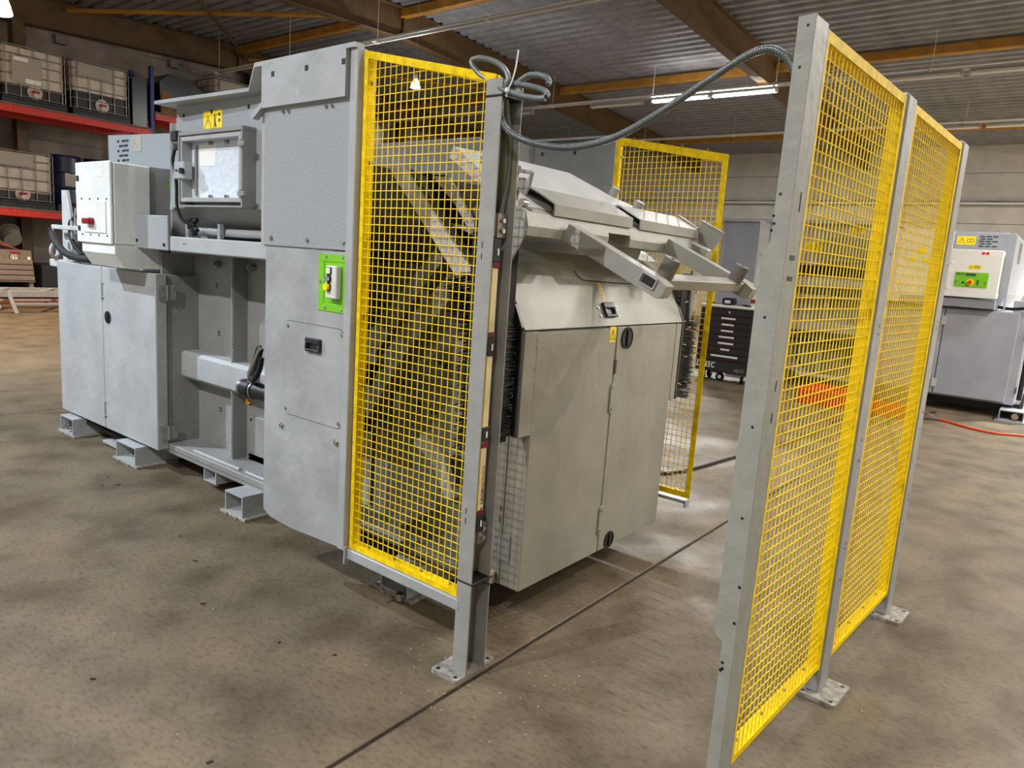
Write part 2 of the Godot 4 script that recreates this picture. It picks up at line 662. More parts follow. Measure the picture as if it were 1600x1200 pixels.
func lights() -> void:
	var warm := Color(1.0, 0.88, 0.74)
	var cool := Color(0.88, 0.94, 1.0)
	high_bay(-14.0, 4.9, -4.22, warm, 55.0, 6.44, "bell-shaped pendant lamp glowing warm above the upper rack shelf", 1.0, 0.22)
	high_bay(-8.4, 4.9, 0.9, cool, 50.0, 6.2, "cool white pendant lamp hung over the left end of the press")
	high_bay(-3.4, 5.2, 2.6, Color(0.98, 0.98, 1.0), 28.0, 6.13, "added white pendant lamp, unseen, hung before the tall panel of the press")  # unseen lamp, added to brighten the tall panel
	high_bay(0.7, 5.2, 2.5, Color(0.99, 0.98, 0.97), 9.0, 6.18, "added unseen pendant lamp hung on the camera side of the mesh screen")  # added out of view to light the near screen post
	high_bay(5.0, 5.2, -4.6, Color(1.0, 0.98, 0.95), 10.0, 6.44, "added unseen pendant lamp, warm white, over the aisle right of the mesh screen")  # extra lamp, out of view, that lights the end doors
	high_bay(1.9, 5.2, -8.0, Color(1.0, 0.95, 0.88), 20.0, 6.6, "added unseen pendant lamp, warm white, over the aisle between the two presses")  # put in out of view to lighten the far floor
	high_bay(-11.63, 5.05, -11.0, Color(0.97, 0.98, 1.0), 2.5, 6.776, "bright pendant lamp seen through the top of the near guard mesh", 0.42)
	high_bay(3.4, 5.0, -19.0, Color(1.0, 0.97, 0.92), 330.0, 6.4, "added unseen pendant lamp, white, in the far right corner of the hall")  # strong unseen lamp added for the back wall
	# lighting tracks along the hall
	for row in [[-3.5, 5.75], [-10.25, 5.7], [-16.4, 5.7], [-21.6, 5.7]]:
		var z: float = row[0]
		var y: float = row[1]
		var t := thing("lighting_track", track_label(z), "lighting track", Vector3(-6.0, y, z), 0.0)
		var m := MB.new()
		m.box(Vector3(-18.8, y + 0.06, z - 0.025), Vector3(7.8, y + 0.11, z + 0.025), 0.006)
		part(t, "rail", m, M.trunk)
		var w := MB.new()
		w.cyl(Vector3(-18.8, y + 0.09, z + 0.13), Vector3(7.8, y + 0.09, z + 0.13), 0.022, 8)
		part(t, "pipe", w, M.trunk)
		for x in range(-18, 8, 3):
			var k := MB.new()
			var top := roof_y(z) + 0.02
			k.cyl(Vector3(x, y + 0.1, z), Vector3(x, top, z), 0.006, 6)
			k.box(Vector3(x - 0.015, y + 0.05, z - 0.03), Vector3(x + 0.015, y + 0.12, z + 0.155))
			part(t, "hanger", k, M.trunk)
	var rows := [
		[-16.4, [-8.25, -6.7], [-10.0, -13.4, -3.2, -1.6]],
		[-21.6, [], [-3.4, -1.8]],
		[-10.25, [], []],
		[-3.5, [-6.0, -0.8, 3.5], []],  # added unseen battens; their boosted upward light brightens the deck
	]
	for r in rows:
		for x in r[1]:
			batten(x, 5.7 if r[0] != -3.5 else 5.75, r[0], true, 9.0 if r[0] > -5.0 else 75.0, lamp_label(r[0], x, true), 9.0 if r[0] > -5.0 else 0.03)
		for x in r[2]:
			batten(x, 5.7, r[0], false, 0.0, lamp_label(r[0], x, false))
	# added battens, unseen past the right edge, that raise the overall light
	batten(1.5, 5.7, -16.4, true, 26.0, "added unseen tube lamp, lit, over the floor right of the second press", 1.0)
	batten(4.5, 5.7, -10.25, true, 26.0, "added unseen tube lamp, lit, at the aisle end near the right gable wall", 1.0)
	batten(2.0, 5.7, -10.25, true, 26.0, "added unseen tube lamp, lit, over the orange cable", 1.0)


func track_label(z: float) -> String:
	if z > -5.0:
		return "pale lighting track running over the front of the press, near the camera"
	if z > -11.0:
		return "pale lighting track with twin pipes crossing the first rafter near the ridge"
	if z > -17.0:
		return "lighting track that carries the two glowing tube lamps"
	return "farthest lighting track, low above the grey back wall"


func lamp_label(z: float, x: float, lit: bool) -> String:
	if lit:
		if z < -16.0:
			return "glowing twin tube lamp of the lit pair above the conduit, %s" % ["by the rafter" if x < -7.5 else "by the screen post"]
		return "added unseen lit tube lamp over the %s" % ["middle of the press" if x < -3.0 else ("mesh screen fence" if x < 1.0 else "aisle right of the mesh screen fence")]
	if z < -20.0:
		return "dark tube lamp on the farthest track, %s" % ["nearer to the fence" if x < -2.5 else "farther right from the fence"]
	if x < -13.0:
		return "dark tube lamp just right of the tall guard post"
	if x < -9.0:
		return "dark tube lamp beside the glowing pair, left of them"
	return "dark tube lamp with paired clips above the mesh screen, %s" % ["nearer to its top" if x < -2.5 else "farther right"]


# ------------------------------------------------------------------ hall
const RIDGE_Z := -11.2

func roof_y(z: float) -> float:
	return 6.78 - 0.045 * absf(z - RIDGE_Z)


func hall() -> void:
	var x0 := -19.1
	var x1 := 8.0
	var z0 := -26.8
	var z1 := 5.0
	# concrete floor in bays with open joints between them
	var under := MB.new()
	under.box(Vector3(x0 - 0.2, -0.30, z0 - 0.2), Vector3(x1 + 0.2, -0.012, z1 + 0.2))
	var fl := struct("floor", under, M.joint, "brown-grey concrete workshop floor, worn and stained")
	var xs := [x0 - 0.2, -12.62, -7.12, -1.62, 3.88, x1 + 0.2]
	var zs := [z0 - 0.2, -20.6, -14.3, z1 + 0.2]
	for i in xs.size() - 1:
		for j in zs.size() - 1:
			var m := MB.new()
			var a := 0.009
			m.box(Vector3(xs[i] + a, -0.2, zs[j] + a), Vector3(xs[i + 1] - a, 0.0, zs[j + 1] - a), 0.004)
			part(fl, "concrete_slab", m, M.floor)
	# walls
	var wl := MB.new()
	wl.prism(P2([z0 - 0.2, -0.2, z1 + 0.2, -0.2, z1 + 0.2, roof_y(z1) + 0.2, RIDGE_Z, roof_y(RIDGE_Z) + 0.2, z0 - 0.2, roof_y(z0) + 0.2]), x0 - 0.25, x0 - 0.03, ALONG_X)
	var left := struct("wall_left", wl, M.wall_joint, "brown-grey gable wall of large concrete panels behind the pallet rack")
	for i in 6:
		var y0 := i * 1.2
		for j in 6:
			var za := z0 + j * 5.3
			var m := MB.new()
			m.box(Vector3(x0 - 0.05, y0 + 0.006, za + 0.006), Vector3(x0, y0 + 1.194, minf(za + 5.294, z1)), 0.004)
			part(left, "wall_panel", m, M.gable)
	var wb := MB.new()
	wb.box(Vector3(x0 - 0.2, -0.2, z0 - 0.25), Vector3(x1 + 0.2, roof_y(z0) + 0.2, z0 - 0.04))
	var back := struct("wall_back", wb, M.wall_joint, "long grey back wall of stacked horizontal panels")
	var ys := [0.0, 1.25, 2.5, 3.75, 4.42, 5.28, 6.12]
	for i in ys.size() - 1:
		for j in 2:
			var xa := x0 + j * 13.6
			var m := MB.new()
			var dz := 0.0 if i < 4 else -0.02
			m.box(Vector3(xa + 0.002, ys[i] + 0.008, z0 - 0.1), Vector3(xa + 13.598, ys[i + 1] - 0.008, z0 + dz), 0.006)
			part(back, "wall_panel", m, M.wall)
	var wr := MB.new()
	wr.prism(P2([z0 - 0.2, -0.2, z1 + 0.2, -0.2, z1 + 0.2, roof_y(z1) + 0.2, RIDGE_Z, roof_y(RIDGE_Z) + 0.2, z0 - 0.2, roof_y(z0) + 0.2]), x1, x1 + 0.25, ALONG_X)
	struct("wall_right", wr, M.wall, "grey gable wall at the open end of the aisle")
	var wf := MB.new()
	wf.box(Vector3(x0 - 0.2, -0.2, z1), Vector3(x1 + 0.2, roof_y(z1) + 0.2, z1 + 0.25))
	struct("wall_front", wf, M.wall, "grey long wall on the camera side")
	# cable tray along the back wall
	var ct := thing("cable_tray", "grey cable tray running along the back wall above the second press", "cable tray", Vector3(-6, 4.30, z0 + 0.1))
	var c1 := MB.new()
	c1.box(Vector3(x0 + 0.2, 4.28, z0 + 0.05), Vector3(x1, 4.30, z0 + 0.26)).box(Vector3(x0 + 0.2, 4.28, z0 + 0.25), Vector3(x1, 4.38, z0 + 0.26))
	part(ct, "channel", c1, M.trunk)
	for k in 4:
		var c2 := MB.new()
		var path := []
		for i in 60:
			path.append_array([x0 + 0.3 + i * 0.45, 4.33 + 0.02 * k + 0.012 * sin(i * 1.7 + k), z0 + 0.09 + 0.035 * k])
		c2.tube(smooth(path, 3), 0.018, 6)
		part(ct, "cable", c2, M.black if k % 2 else M.label_grey)
	# ribbed steel deck
	var d := MB.new()
	for side in [1.0, -1.0]:
		var z := 0.0
		var stop: float = (z1 + 0.2 - RIDGE_Z) if side > 0 else (RIDGE_Z - z0 + 0.2)
		while z < stop:
			var pts := [[z, 0.0], [z + 0.12, 0.0], [z + 0.155, 0.075], [z + 0.255, 0.075], [z + 0.29, 0.0]]
			for i in 4:
				var za: float = RIDGE_Z + side * pts[i][0]
				var zb: float = RIDGE_Z + side * pts[i + 1][0]
				var ya: float = roof_y(za) + pts[i][1]
				var yb: float = roof_y(zb) + pts[i + 1][1]
				var q := [Vector3(x0 - 0.1, ya, za), Vector3(x1 + 0.1, ya, za), Vector3(x1 + 0.1, yb, zb), Vector3(x0 - 0.1, yb, zb)]
				if side > 0:
					d.quad(q[0], q[1], q[2], q[3])
				else:
					d.quad(q[3], q[2], q[1], q[0])
			z += 0.29
	for side in [z1 + 0.25, z0 - 0.25]:
		var za: float = side
		d.bar(Vector3(x0 - 0.2, 0, 0) + Vector3(0, roof_y(za) + 0.16, za), Vector3(x1 + 0.2, roof_y(za) + 0.16, za), 0.1, 0.1)
		var lo: float = minf(za, RIDGE_Z)
		var hi: float = maxf(za, RIDGE_Z)
		d.prism(P2([lo, roof_y(lo) + 0.09, hi, roof_y(hi) + 0.09, hi, roof_y(hi) + 0.2, lo, roof_y(lo) + 0.2]), x0 - 0.2, x1 + 0.2, ALONG_X)
	struct("ceiling", d, M.deck, "dark ribbed steel roof deck")
	# rafters, purlins, braces
	for x in [-18.75, -12.35, -6.35, -0.2, 5.6]:
		var m := MB.new()
		var dep := 0.62
		for side in [z1, z0]:
			var za: float = side
			var a := Vector3(x, roof_y(RIDGE_Z) - 0.01, RIDGE_Z)
			var b := Vector3(x, roof_y(za) - 0.01, za)
			var dn := Vector3(0, -dep, 0)
			m.bar(a + Vector3(0, -0.012, 0), b + Vector3(0, -0.012, 0), 0.22, 0.022, 0.004)
			m.bar(a + dn, b + dn, 0.22, 0.022, 0.004)
			m.bar(a + dn * 0.5, b + dn * 0.5, 0.014, dep)
		m.box(Vector3(x - 0.11, roof_y(RIDGE_Z) - dep - 0.02, RIDGE_Z - 0.02), Vector3(x + 0.11, roof_y(RIDGE_Z) - 0.02, RIDGE_Z + 0.02))
		for i in 8:
			for s in [-1.0, 1.0]:
				m.cyl(Vector3(x + 0.07 * s, roof_y(RIDGE_Z) - 0.10 - 0.06 * i, RIDGE_Z - 0.035), Vector3(x + 0.07 * s, roof_y(RIDGE_Z) - 0.10 - 0.06 * i, RIDGE_Z + 0.035), 0.014, 6)
		for z in range(-25, 5, 3):
			bolt(m, Vector3(x + 0.08, roof_y(z) - dep - 0.02, z), Vector3.DOWN, 0.02, 0.015)
		struct("roof_beam", m, M.beam, "brown steel rafter of I section under the roof deck")
	for z in [-5.2, -11.2, -17.2, -23.7]:
		for i in 4:
			var xa: float = [-18.75, -12.35, -6.35, -0.2][i]
			var xb: float = [-12.35, -6.35, -0.2, 5.6][i]
			var m := MB.new()
			var y := roof_y(z) - 0.13
			m.box(Vector3(xa + 0.012, y - 0.10, z - 0.07), Vector3(xb - 0.012, y + 0.10, z + 0.07), 0.02)
			struct("roof_purlin", m, M.purlin, "ochre tie beam between two rafters")
	var brace := MB.new()
	brace.bar(Vector3(-18.6, roof_y(-7.0) - 0.2, -7.0), Vector3(-12.5, roof_y(-11.0) - 0.2, -11.0), 0.09, 0.09, 0.02)
	struct("roof_brace", brace, M.purlin, "ochre diagonal wind brace in the roof bay above the rack")
	var brace2 := MB.new()
	brace2.bar(Vector3(-12.6, roof_y(-6.0) - 0.3, -6.0), Vector3(-18.6, roof_y(-11.4) - 0.3, -11.4), 0.07, 0.07, 0.02)
	struct("roof_brace", brace2, M.beam, "brown diagonal wind brace in the roof bay above the rack")
	var brace3 := MB.new()
	brace3.bar(Vector3(-18.6, roof_y(-11.4) - 0.3, -11.4), Vector3(-12.6, roof_y(-17.0) - 0.3, -17.0), 0.08, 0.08, 0.02)
	struct("roof_brace", brace3, M.purlin, "ochre diagonal wind brace in the dark roof bay behind the press")
	for z in [-6.05, -11.6, -17.2, -22.6]:
		var m := MB.new()
		m.bar(Vector3(-18.78, 0, z), Vector3(-18.78, roof_y(z) - 0.6, z), 0.012, 0.3, 0.0, Vector3(1, 0, 0))
		for s in [-1.0, 1.0]:
			m.bar(Vector3(-18.78 + 0.14 * s, 0, z), Vector3(-18.78 + 0.14 * s, roof_y(z) - 0.6, z), 0.22, 0.018, 0.0, Vector3(1, 0, 0))
		struct("steel_column", m, M.beam, "brown steel column standing against the gable wall")
	# rake trim under the roof along the gable wall
	for i in 5:
		var z := -7.0 - 2.6 * i
		var m := MB.new()
		m.box(Vector3(x0, roof_y(z) - 0.85, z - 0.12), Vector3(x0 + 0.14, roof_y(z) - 0.66, z + 0.12), 0.01)
		struct("wall_bracket", m, M.wall_joint, "small grey bracket below the gable rafter")


# ------------------------------------------------------------------ pallet rack on the gable wall
func pallet(m: MB, x0: float, x1: float, y: float, z0: float, z1: float) -> void:
	for i in 3:
		var x := lerpf(x0, x1, i / 2.0)
		m.box(Vector3(clampf(x - 0.06, x0, x1), y, z0), Vector3(clampf(x + 0.06, x0, x1), y + 0.10, z1), 0.01)
	m.box(Vector3(x0, y + 0.09, z0), Vector3(x1, y + 0.15, z1), 0.012)


# an intermediate bulk container; its front looks towards +x
func bulk_container(at: Vector3, label: String, fill: float, plate_side: bool) -> Node3D:
	var t := thing("bulk_container", label, "container", at, 0.0, "caged liquid containers on the pallet rack")
	var w := 0.57      # half width along z
	var d := 0.5       # half depth along x
	var body := MB.new()
	body.prism(rounded(-d, -w, d, w, 0.11, 5), 0.17, 1.10, ALONG_Y)
	body.lathe(P2([0.14, 1.10, 0.14, 1.13, 0.0, 1.13]), 16)
	part(t, "tank", body, M.tank, "", true)
	var liquid := MB.new()
	liquid.prism(rounded(-d - 0.004, -w - 0.004, d + 0.004, w + 0.004, 0.112, 5), 0.172, 0.172 + fill, ALONG_Y)
	part(t, "liquid_level", liquid, M.pallet, "dark band of liquid showing through the tank", true)
	var cage := MB.new()
	var ring := rounded(-d - 0.03, -w - 0.03, d + 0.03, w + 0.03, 0.12, 4)
	for y in [0.17, 0.36, 0.58, 0.80, 0.96, 1.13]:
		var pth := PackedVector3Array()
		for p in ring:
			pth.append(Vector3(p.x, y, p.y))
		cage.tube(pth, 0.012 if y < 1.1 else 0.016, 6, true)
	for i in 5:
		var z := lerpf(-w + 0.06, w - 0.06, i / 4.0)
		cage.cyl(Vector3(d + 0.032, 0.15, z), Vector3(d + 0.032, 1.13, z), 0.011, 6)
		cage.cyl(Vector3(-d - 0.032, 0.15, z), Vector3(-d - 0.032, 1.13, z), 0.011, 6)
	for i in 4:
		var x := lerpf(-d + 0.06, d - 0.06, i / 3.0)
		cage.cyl(Vector3(x, 0.15, w + 0.032), Vector3(x, 1.13, w + 0.032), 0.011, 6)
		cage.cyl(Vector3(x, 0.15, -w - 0.032), Vector3(x, 1.13, -w - 0.032), 0.011, 6)
	part(t, "cage", cage, M.cage, "", true)
	var pal := MB.new()
	pallet(pal, -d - 0.04, d + 0.04, 0.0, -w - 0.03, w + 0.03)
	part(t, "pallet", pal, M.pallet, "", true)
	var lab := MB.new()
	if plate_side:
		lab.box(Vector3(d + 0.045, 0.42, -w + 0.44), Vector3(d + 0.055, 0.92, w - 0.16), 0.002)
	else:
		lab.box(Vector3(d + 0.045, 0.83, -w + 0.36), Vector3(d + 0.055, 1.08, w - 0.08), 0.002)
	var pl := part(t, "name_plate", lab, M.label_grey, "", true)
	if plate_side:
		var stk := MB.new()
		stk.box(Vector3(d + 0.055, 0.84, w - 0.46), Vector3(d + 0.057, 0.91, w - 0.20)).box(Vector3(d + 0.055, 0.43, -w + 0.46), Vector3(d + 0.057, 0.52, -w + 0.74))
		part(pl, "paper_sticker", stk, M.label_white, "", true)
	var valve := MB.new()
	valve.cyl(Vector3(d, 0.22, 0.0), Vector3(d + 0.10, 0.22, 0.0), 0.05, 12)
	valve.prism(circle(0.0, 0.28, 0.14, 18), d + 0.02, d + 0.028, ALONG_X)
	part(t, "valve", valve, M.tank, "", true)
	var lever := MB.new()
	lever.box(Vector3(d + 0.05, 0.27, -0.07), Vector3(d + 0.10, 0.31, 0.07), 0.01)
	part(t, "valve_lever", lever, M.red, "", true)
	return t


func racking() -> void:
	var fx := -17.5
	var bx := -18.55
	var r := thing("pallet_rack", "tall pallet rack with blue uprights and orange-red beams along the gable wall", "pallet rack", Vector3(-18.0, 0, -9))
	var zs := [-2.0, -4.95, -8.33, -11.9, -15.6]
	for z in zs:
		for x in [fx - 0.06, bx]:
			var m := MB.new()
			m.box(Vector3(x - 0.05, 0, z - 0.045), Vector3(x + 0.05, 5.45, z + 0.045), 0.008)
			m.box(Vector3(x - 0.08, 0, z - 0.07), Vector3(x + 0.08, 0.012, z + 0.07))
			part(r, "upright", m, M.rack_blue)
		for i in 5:
			var m := MB.new()
			var ya := 0.2 + i * 1.0
			m.bar(Vector3(fx - 0.08, ya, z), Vector3(bx + 0.02, ya + 0.9, z), 0.03, 0.03)
			part(r, "frame_brace", m, M.rack_blue)
	for b in 4:
		var za: float = zs[b] - 0.045
		var zb: float = zs[b + 1] + 0.045
		var levels: Array = [0.30, 1.97, 4.03] if b < 2 else [1.97, 4.42]
		for y in levels:
			for x in [fx, bx]:
				var m := MB.new()
				m.box(Vector3(x - 0.025, y - 0.15, za), Vector3(x + 0.025, y, zb), 0.01)
				m.box(Vector3(x + 0.024, y - 0.09, za), Vector3(x + 0.03, y - 0.05, zb))
				part(r, "beam", m, M.rack_red)
			var sh := MB.new()
			sh.box(Vector3(bx + 0.0, y, za), Vector3(fx + 0.03, y + 0.035, zb), 0.004)
			part(r, "shelf_board", sh, M.board)
	var x := -18.08
	bulk_container(Vector3(x, 4.065, -5.95), "caged white liquid container with a large grey name plate on the upper rack shelf", 0.22, true)
	bulk_container(Vector3(x, 4.065, -7.25), "caged liquid container with a dark half-full band on the upper shelf, beside the blue upright", 0.34, false)
	bulk_container(Vector3(x, 2.005, -5.65), "caged pinkish container on the middle shelf below the name-plated one", 0.15, false)
	bulk_container(Vector3(x - 0.1, 4.455, -10.55), "caged container with a red tap high on the rack behind the press hood", 0.12, false)
	# wrapped load beside the blue upright
	var wl := thing("wrapped_load", "dark load in stretch film with a torn corner, right of the rack's blue upright", "wrapped load", Vector3(x, 4.455, -9.1))
	var m := MB.new()
	pallet(m, -18.6, -17.56, 4.455, -9.6, -8.55)
	part(wl, "pallet", m, M.wood)
	m = MB.new()
	m.prism(P2([-8.55, 4.6, -8.52, 5.15, -8.75, 5.38, -9.3, 5.30, -9.62, 5.12, -9.6, 4.6]), -18.6, -17.56, ALONG_X)
	part(wl, "film", m, M.film)
	m = MB.new()
	m.prism(P2([-8.56, 4.6, -8.56, 4.95, -8.72, 5.0, -8.8, 4.7, -8.98, 4.6]), -17.57, -17.54, ALONG_X)
	part(wl, "torn_cardboard", m, M.wood)
	var wl2 := thing("wrapped_load", "dark film-wrapped load between the second container and the blue upright", "wrapped load", Vector3(x, 4.065, -8.1))
	m = MB.new()
	m.prism(P2([-7.92, 4.07, -7.92, 5.1, -8.05, 5.2, -8.26, 5.15, -8.26, 4.07]), -18.6, -17.6, ALONG_X)
	part(wl2, "film", m, M.film)
	var bd := thing("pallet_stack", "flat stack of brown wooden pallets between the film-wrapped load and the far container", "pallets", Vector3(x, 4.455, -9.85))
	for i in 2:
		m = MB.new()
		pallet(m, -18.5, -17.6, 4.455 + 0.16 * i, -9.95, -9.66)
		part(bd, "pallet", m, M.wood)
	# blue drums
	for i in 2:
		var z: float = [-6.62, -7.27][i]
		var dr := thing("drum", ["blue steel drum next to the pinkish container on the middle shelf", "blue steel drum, the second one from the pinkish container"][i], "drum", Vector3(x + 0.15, 2.005, z), 0.0, "blue drums on the middle shelf")
		m = MB.new()
		m.lathe(P2([0.0, 0.15, 0.29, 0.15, 0.295, 0.17, 0.285, 0.2, 0.285, 0.48, 0.297, 0.5, 0.285, 0.52, 0.285, 0.80, 0.297, 0.82, 0.285, 0.84, 0.285, 1.15, 0.297, 1.18, 0.29, 1.2, 0.27, 1.18, 0.0, 1.18]), 24)
		part(dr, "barrel", m, M.drum, "", true)
		m = MB.new()
		pallet(m, -0.33, 0.33, 0.0, -0.31, 0.31)
		part(dr, "pallet", m, M.pallet, "", true)
		m = MB.new()
		m.prism(rounded(-0.13, 0.55, 0.13, 0.82, 0.01), 0.288, 0.291, ALONG_X)
		part(dr, "paper_label", m, M.label_grey, "", true)
	# crate 019
	var cr := thing("steel_crate", "dull brown ribbed crate numbered 019 on the lowest rack shelf", "crate", Vector3(x, 0.335, -5.2))
	m = MB.new()
	m.prism(P2([-5.80, 0.47, -4.4, 0.47, -4.4, 1.13, -5.74, 1.13]), -18.55, -17.52, ALONG_X)
	part(cr, "body", m, M.board)
	for i in 4:
		m = MB.new()
		m.box(Vector3(-17.54, 0.50 + 0.11 * i, -5.79 + 0.012 * i), Vector3(-17.50, 0.59 + 0.11 * i, -4.4), 0.012)
		part(cr, "rib", m, M.board)
	for z in [-5.74, -4.5]:
		m = MB.new()
		m.box(Vector3(-18.5, 0.335, z - 0.04), Vector3(-17.55, 0.47, z + 0.04), 0.01)
		part(cr, "runner", m, M.board)
	m = MB.new()
	m.box(Vector3(-17.52, 0.94, -5.50), Vector3(-17.512, 1.03, -5.36))
	var np := part(cr, "number_plate", m, M.label_white)
	lettering(np, "019", 0.085, M.ink, Transform3D(Basis(Vector3.UP, PI / 2), Vector3(-17.511, 0.985, -5.43)))
	m = MB.new()
	m.box(Vector3(-17.52, 0.94, -5.72), Vector3(-17.512, 1.0, -5.67))
	part(cr, "paper_tag", m, M.label_white)
	m = MB.new()
	m.prism(P2([-5.36, 1.06, -5.36, 1.10, -5.52, 1.10, -5.56, 1.06]), -17.52, -17.512, ALONG_X)
	part(cr, "red_sticker", m, M.red)
	for i in 5:
		var bm := MB.new()
		var ang := 0.3 + 0.25 * i
		bm.bar(Vector3(-17.7 - 0.12 * i, 1.14 + 0.02 * i, -5.55 + 0.02 * i), Vector3(-17.75 - 0.1 * i, 1.32 + 0.03 * i, -5.05 + 0.1 * sin(ang * 5.0)), 0.09, 0.025)
		single("scrap_board", bm, M.wood if i % 3 else M.red, ["red-edged offcut", "pale wide board offcut", "brown narrow board offcut", "dark red strip offcut", "long tilted board offcut"][i] + " lying in the crate numbered 019", "board", "offcuts in the numbered crate")
	m = MB.new()
	m.lathe(P2([0.0, 0.0, 0.17, 0.0, 0.19, 0.28, 0.205, 0.28, 0.205, 0.30, 0.18, 0.30, 0.16, 0.03, 0.0, 0.03]), 24, Transform3D(Basis(Vector3(0, 0, 1), 0.9), Vector3(-18.15, 1.32, -5.62)))
	single("round_tub", m, M.label_grey, "round pale tub tipped on its side behind the crate numbered 019", "tub")
	var slab := MB.new()
	slab.box(Vector3(-18.6, 0.335, -5.15), Vector3(-18.5, 1.9, -4.98), 0.01)
	single("leaning_plank", slab, M.wood, "upright wooden plank leaning at the back of the lowest rack bay", "plank")
	for i in 2:
		m = MB.new()
		m.box(Vector3(-18.5, 0.335, -6.9 - 1.2 * i), Vector3(-17.6, 0.85, -5.95 - 1.2 * i), 0.015)
		single("dark_crate", m, M.pallet, ["dark closed crate next to the numbered one on the lowest shelf", "dark closed crate hidden beside the press cabinet on the lowest shelf"][i], "crate", "dark crates on the lowest shelf")
	for i in 3:
		m = MB.new()
		m.box(Vector3(-18.4, 0.0, -6.9 + i * 0.9), Vector3(-17.62, 0.13, -6.05 + i * 0.9), 0.015)
		single("orange_slab", m, M.orange, ["orange slab under the lowest shelf, nearest to the press cabinet", "orange slab under the lowest shelf, in the middle of three", "orange slab under the lowest shelf, below the numbered crate"][i], "slab", "orange slabs on the floor under the rack")
	# things on the far part of the rack seen through the guard mesh
	var fn := thing("funnel_hopper", "pale grey funnel-shaped hopper standing on the far rack bay", "hopper", Vector3(x, 4.455, -15.2))
	m = MB.new()
	m.lathe(P2([0.0, 0.0, 0.42, 0.0, 0.42, 0.85, 0.12, 1.35, 0.12, 1.5, 0.0, 1.5]), 24)
	part(fn, "shell", m, M.enclosure, "", true)
	m = MB.new()
	m.box(Vector3(-17.9, 4.455, -13.9), Vector3(-17.5, 4.95, -13.45), 0.05)
	single("white_bag", m, M.label_white, "white bag near the far blue rack upright", "bag")
	m = MB.new()
	m.prism(rounded(-13.1, 4.455, -12.2, 5.3, 0.06), -18.5, -17.6, ALONG_X)
	single("covered_load", m, M.film, "black covered load on the rack between the far container and the white bag", "load")
	# low grey steel frame in front of the rack
	var lf := thing("steel_trestle", "low grey steel trestle with splayed legs standing on the floor before the rack", "trestle", Vector3(-15.9, 0, -5.0))
	for z in [-6.6, -4.75]:
		m = MB.new()
		m.bar(Vector3(-15.75, 0.42, z), Vector3(-15.7, 0.0, z - 0.12), 0.06, 0.06)
		m.bar(Vector3(-16.65, 0.42, z), Vector3(-16.65, 0.0, z - 0.12), 0.06, 0.06)
		part(lf, "leg", m, M.grey)
	for xx in [-15.75, -16.65]:
		m = MB.new()
		m.box(Vector3(xx - 0.03, 0.30, -7.2), Vector3(xx + 0.03, 0.42, -4.2), 0.006)
		part(lf, "side_rail", m, M.hull)
		m = MB.new()
		m.box(Vector3(xx - 0.02, 0.14, -7.2), Vector3(xx + 0.02, 0.19, -4.85), 0.006)
		part(lf, "lower_rail", m, M.hull)
	for i in 3:
		m = MB.new()
		m.bar(Vector3(-15.8, 0.40, -4.5 - 0.8 * i), Vector3(-16.6, 0.40, -5.0 - 0.8 * i), 0.08, 0.03)
		part(lf, "cross_bar", m, M.grey)


# ------------------------------------------------------------------ warning stickers, handles, hinges
# black warning triangle (outline, with a bar inside) on a sticker facing along t's +z
func warning_triangle(mb: MB, t: Transform3D, cx: float, cy: float, s: float) -> void:
	var h := s * 0.87
	var o := [Vector2(cx - s / 2, cy - h / 2), Vector2(cx + s / 2, cy - h / 2), Vector2(cx, cy + h / 2)]
	for i in 3:
		var a: Vector2 = o[i]
		var b: Vector2 = o[(i + 1) % 3]
		var d := (b - a).normalized() * s * 0.026
		var n := Vector2(-d.y, d.x)
		mb.prism(PackedVector2Array([a - d - n, b + d - n, b + d + n, a - d + n]), 0.0, 0.0006, t)
	mb.prism(P2([cx - s * 0.03, cy - h * 0.08, cx + s * 0.03, cy - h * 0.08, cx + s * 0.045, cy + h * 0.22, cx - s * 0.045, cy + h * 0.22]), 0.0, 0.0006, t)
	mb.prism(circle(cx, cy - h * 0.22, s * 0.045, 8), 0.0, 0.0006, t)


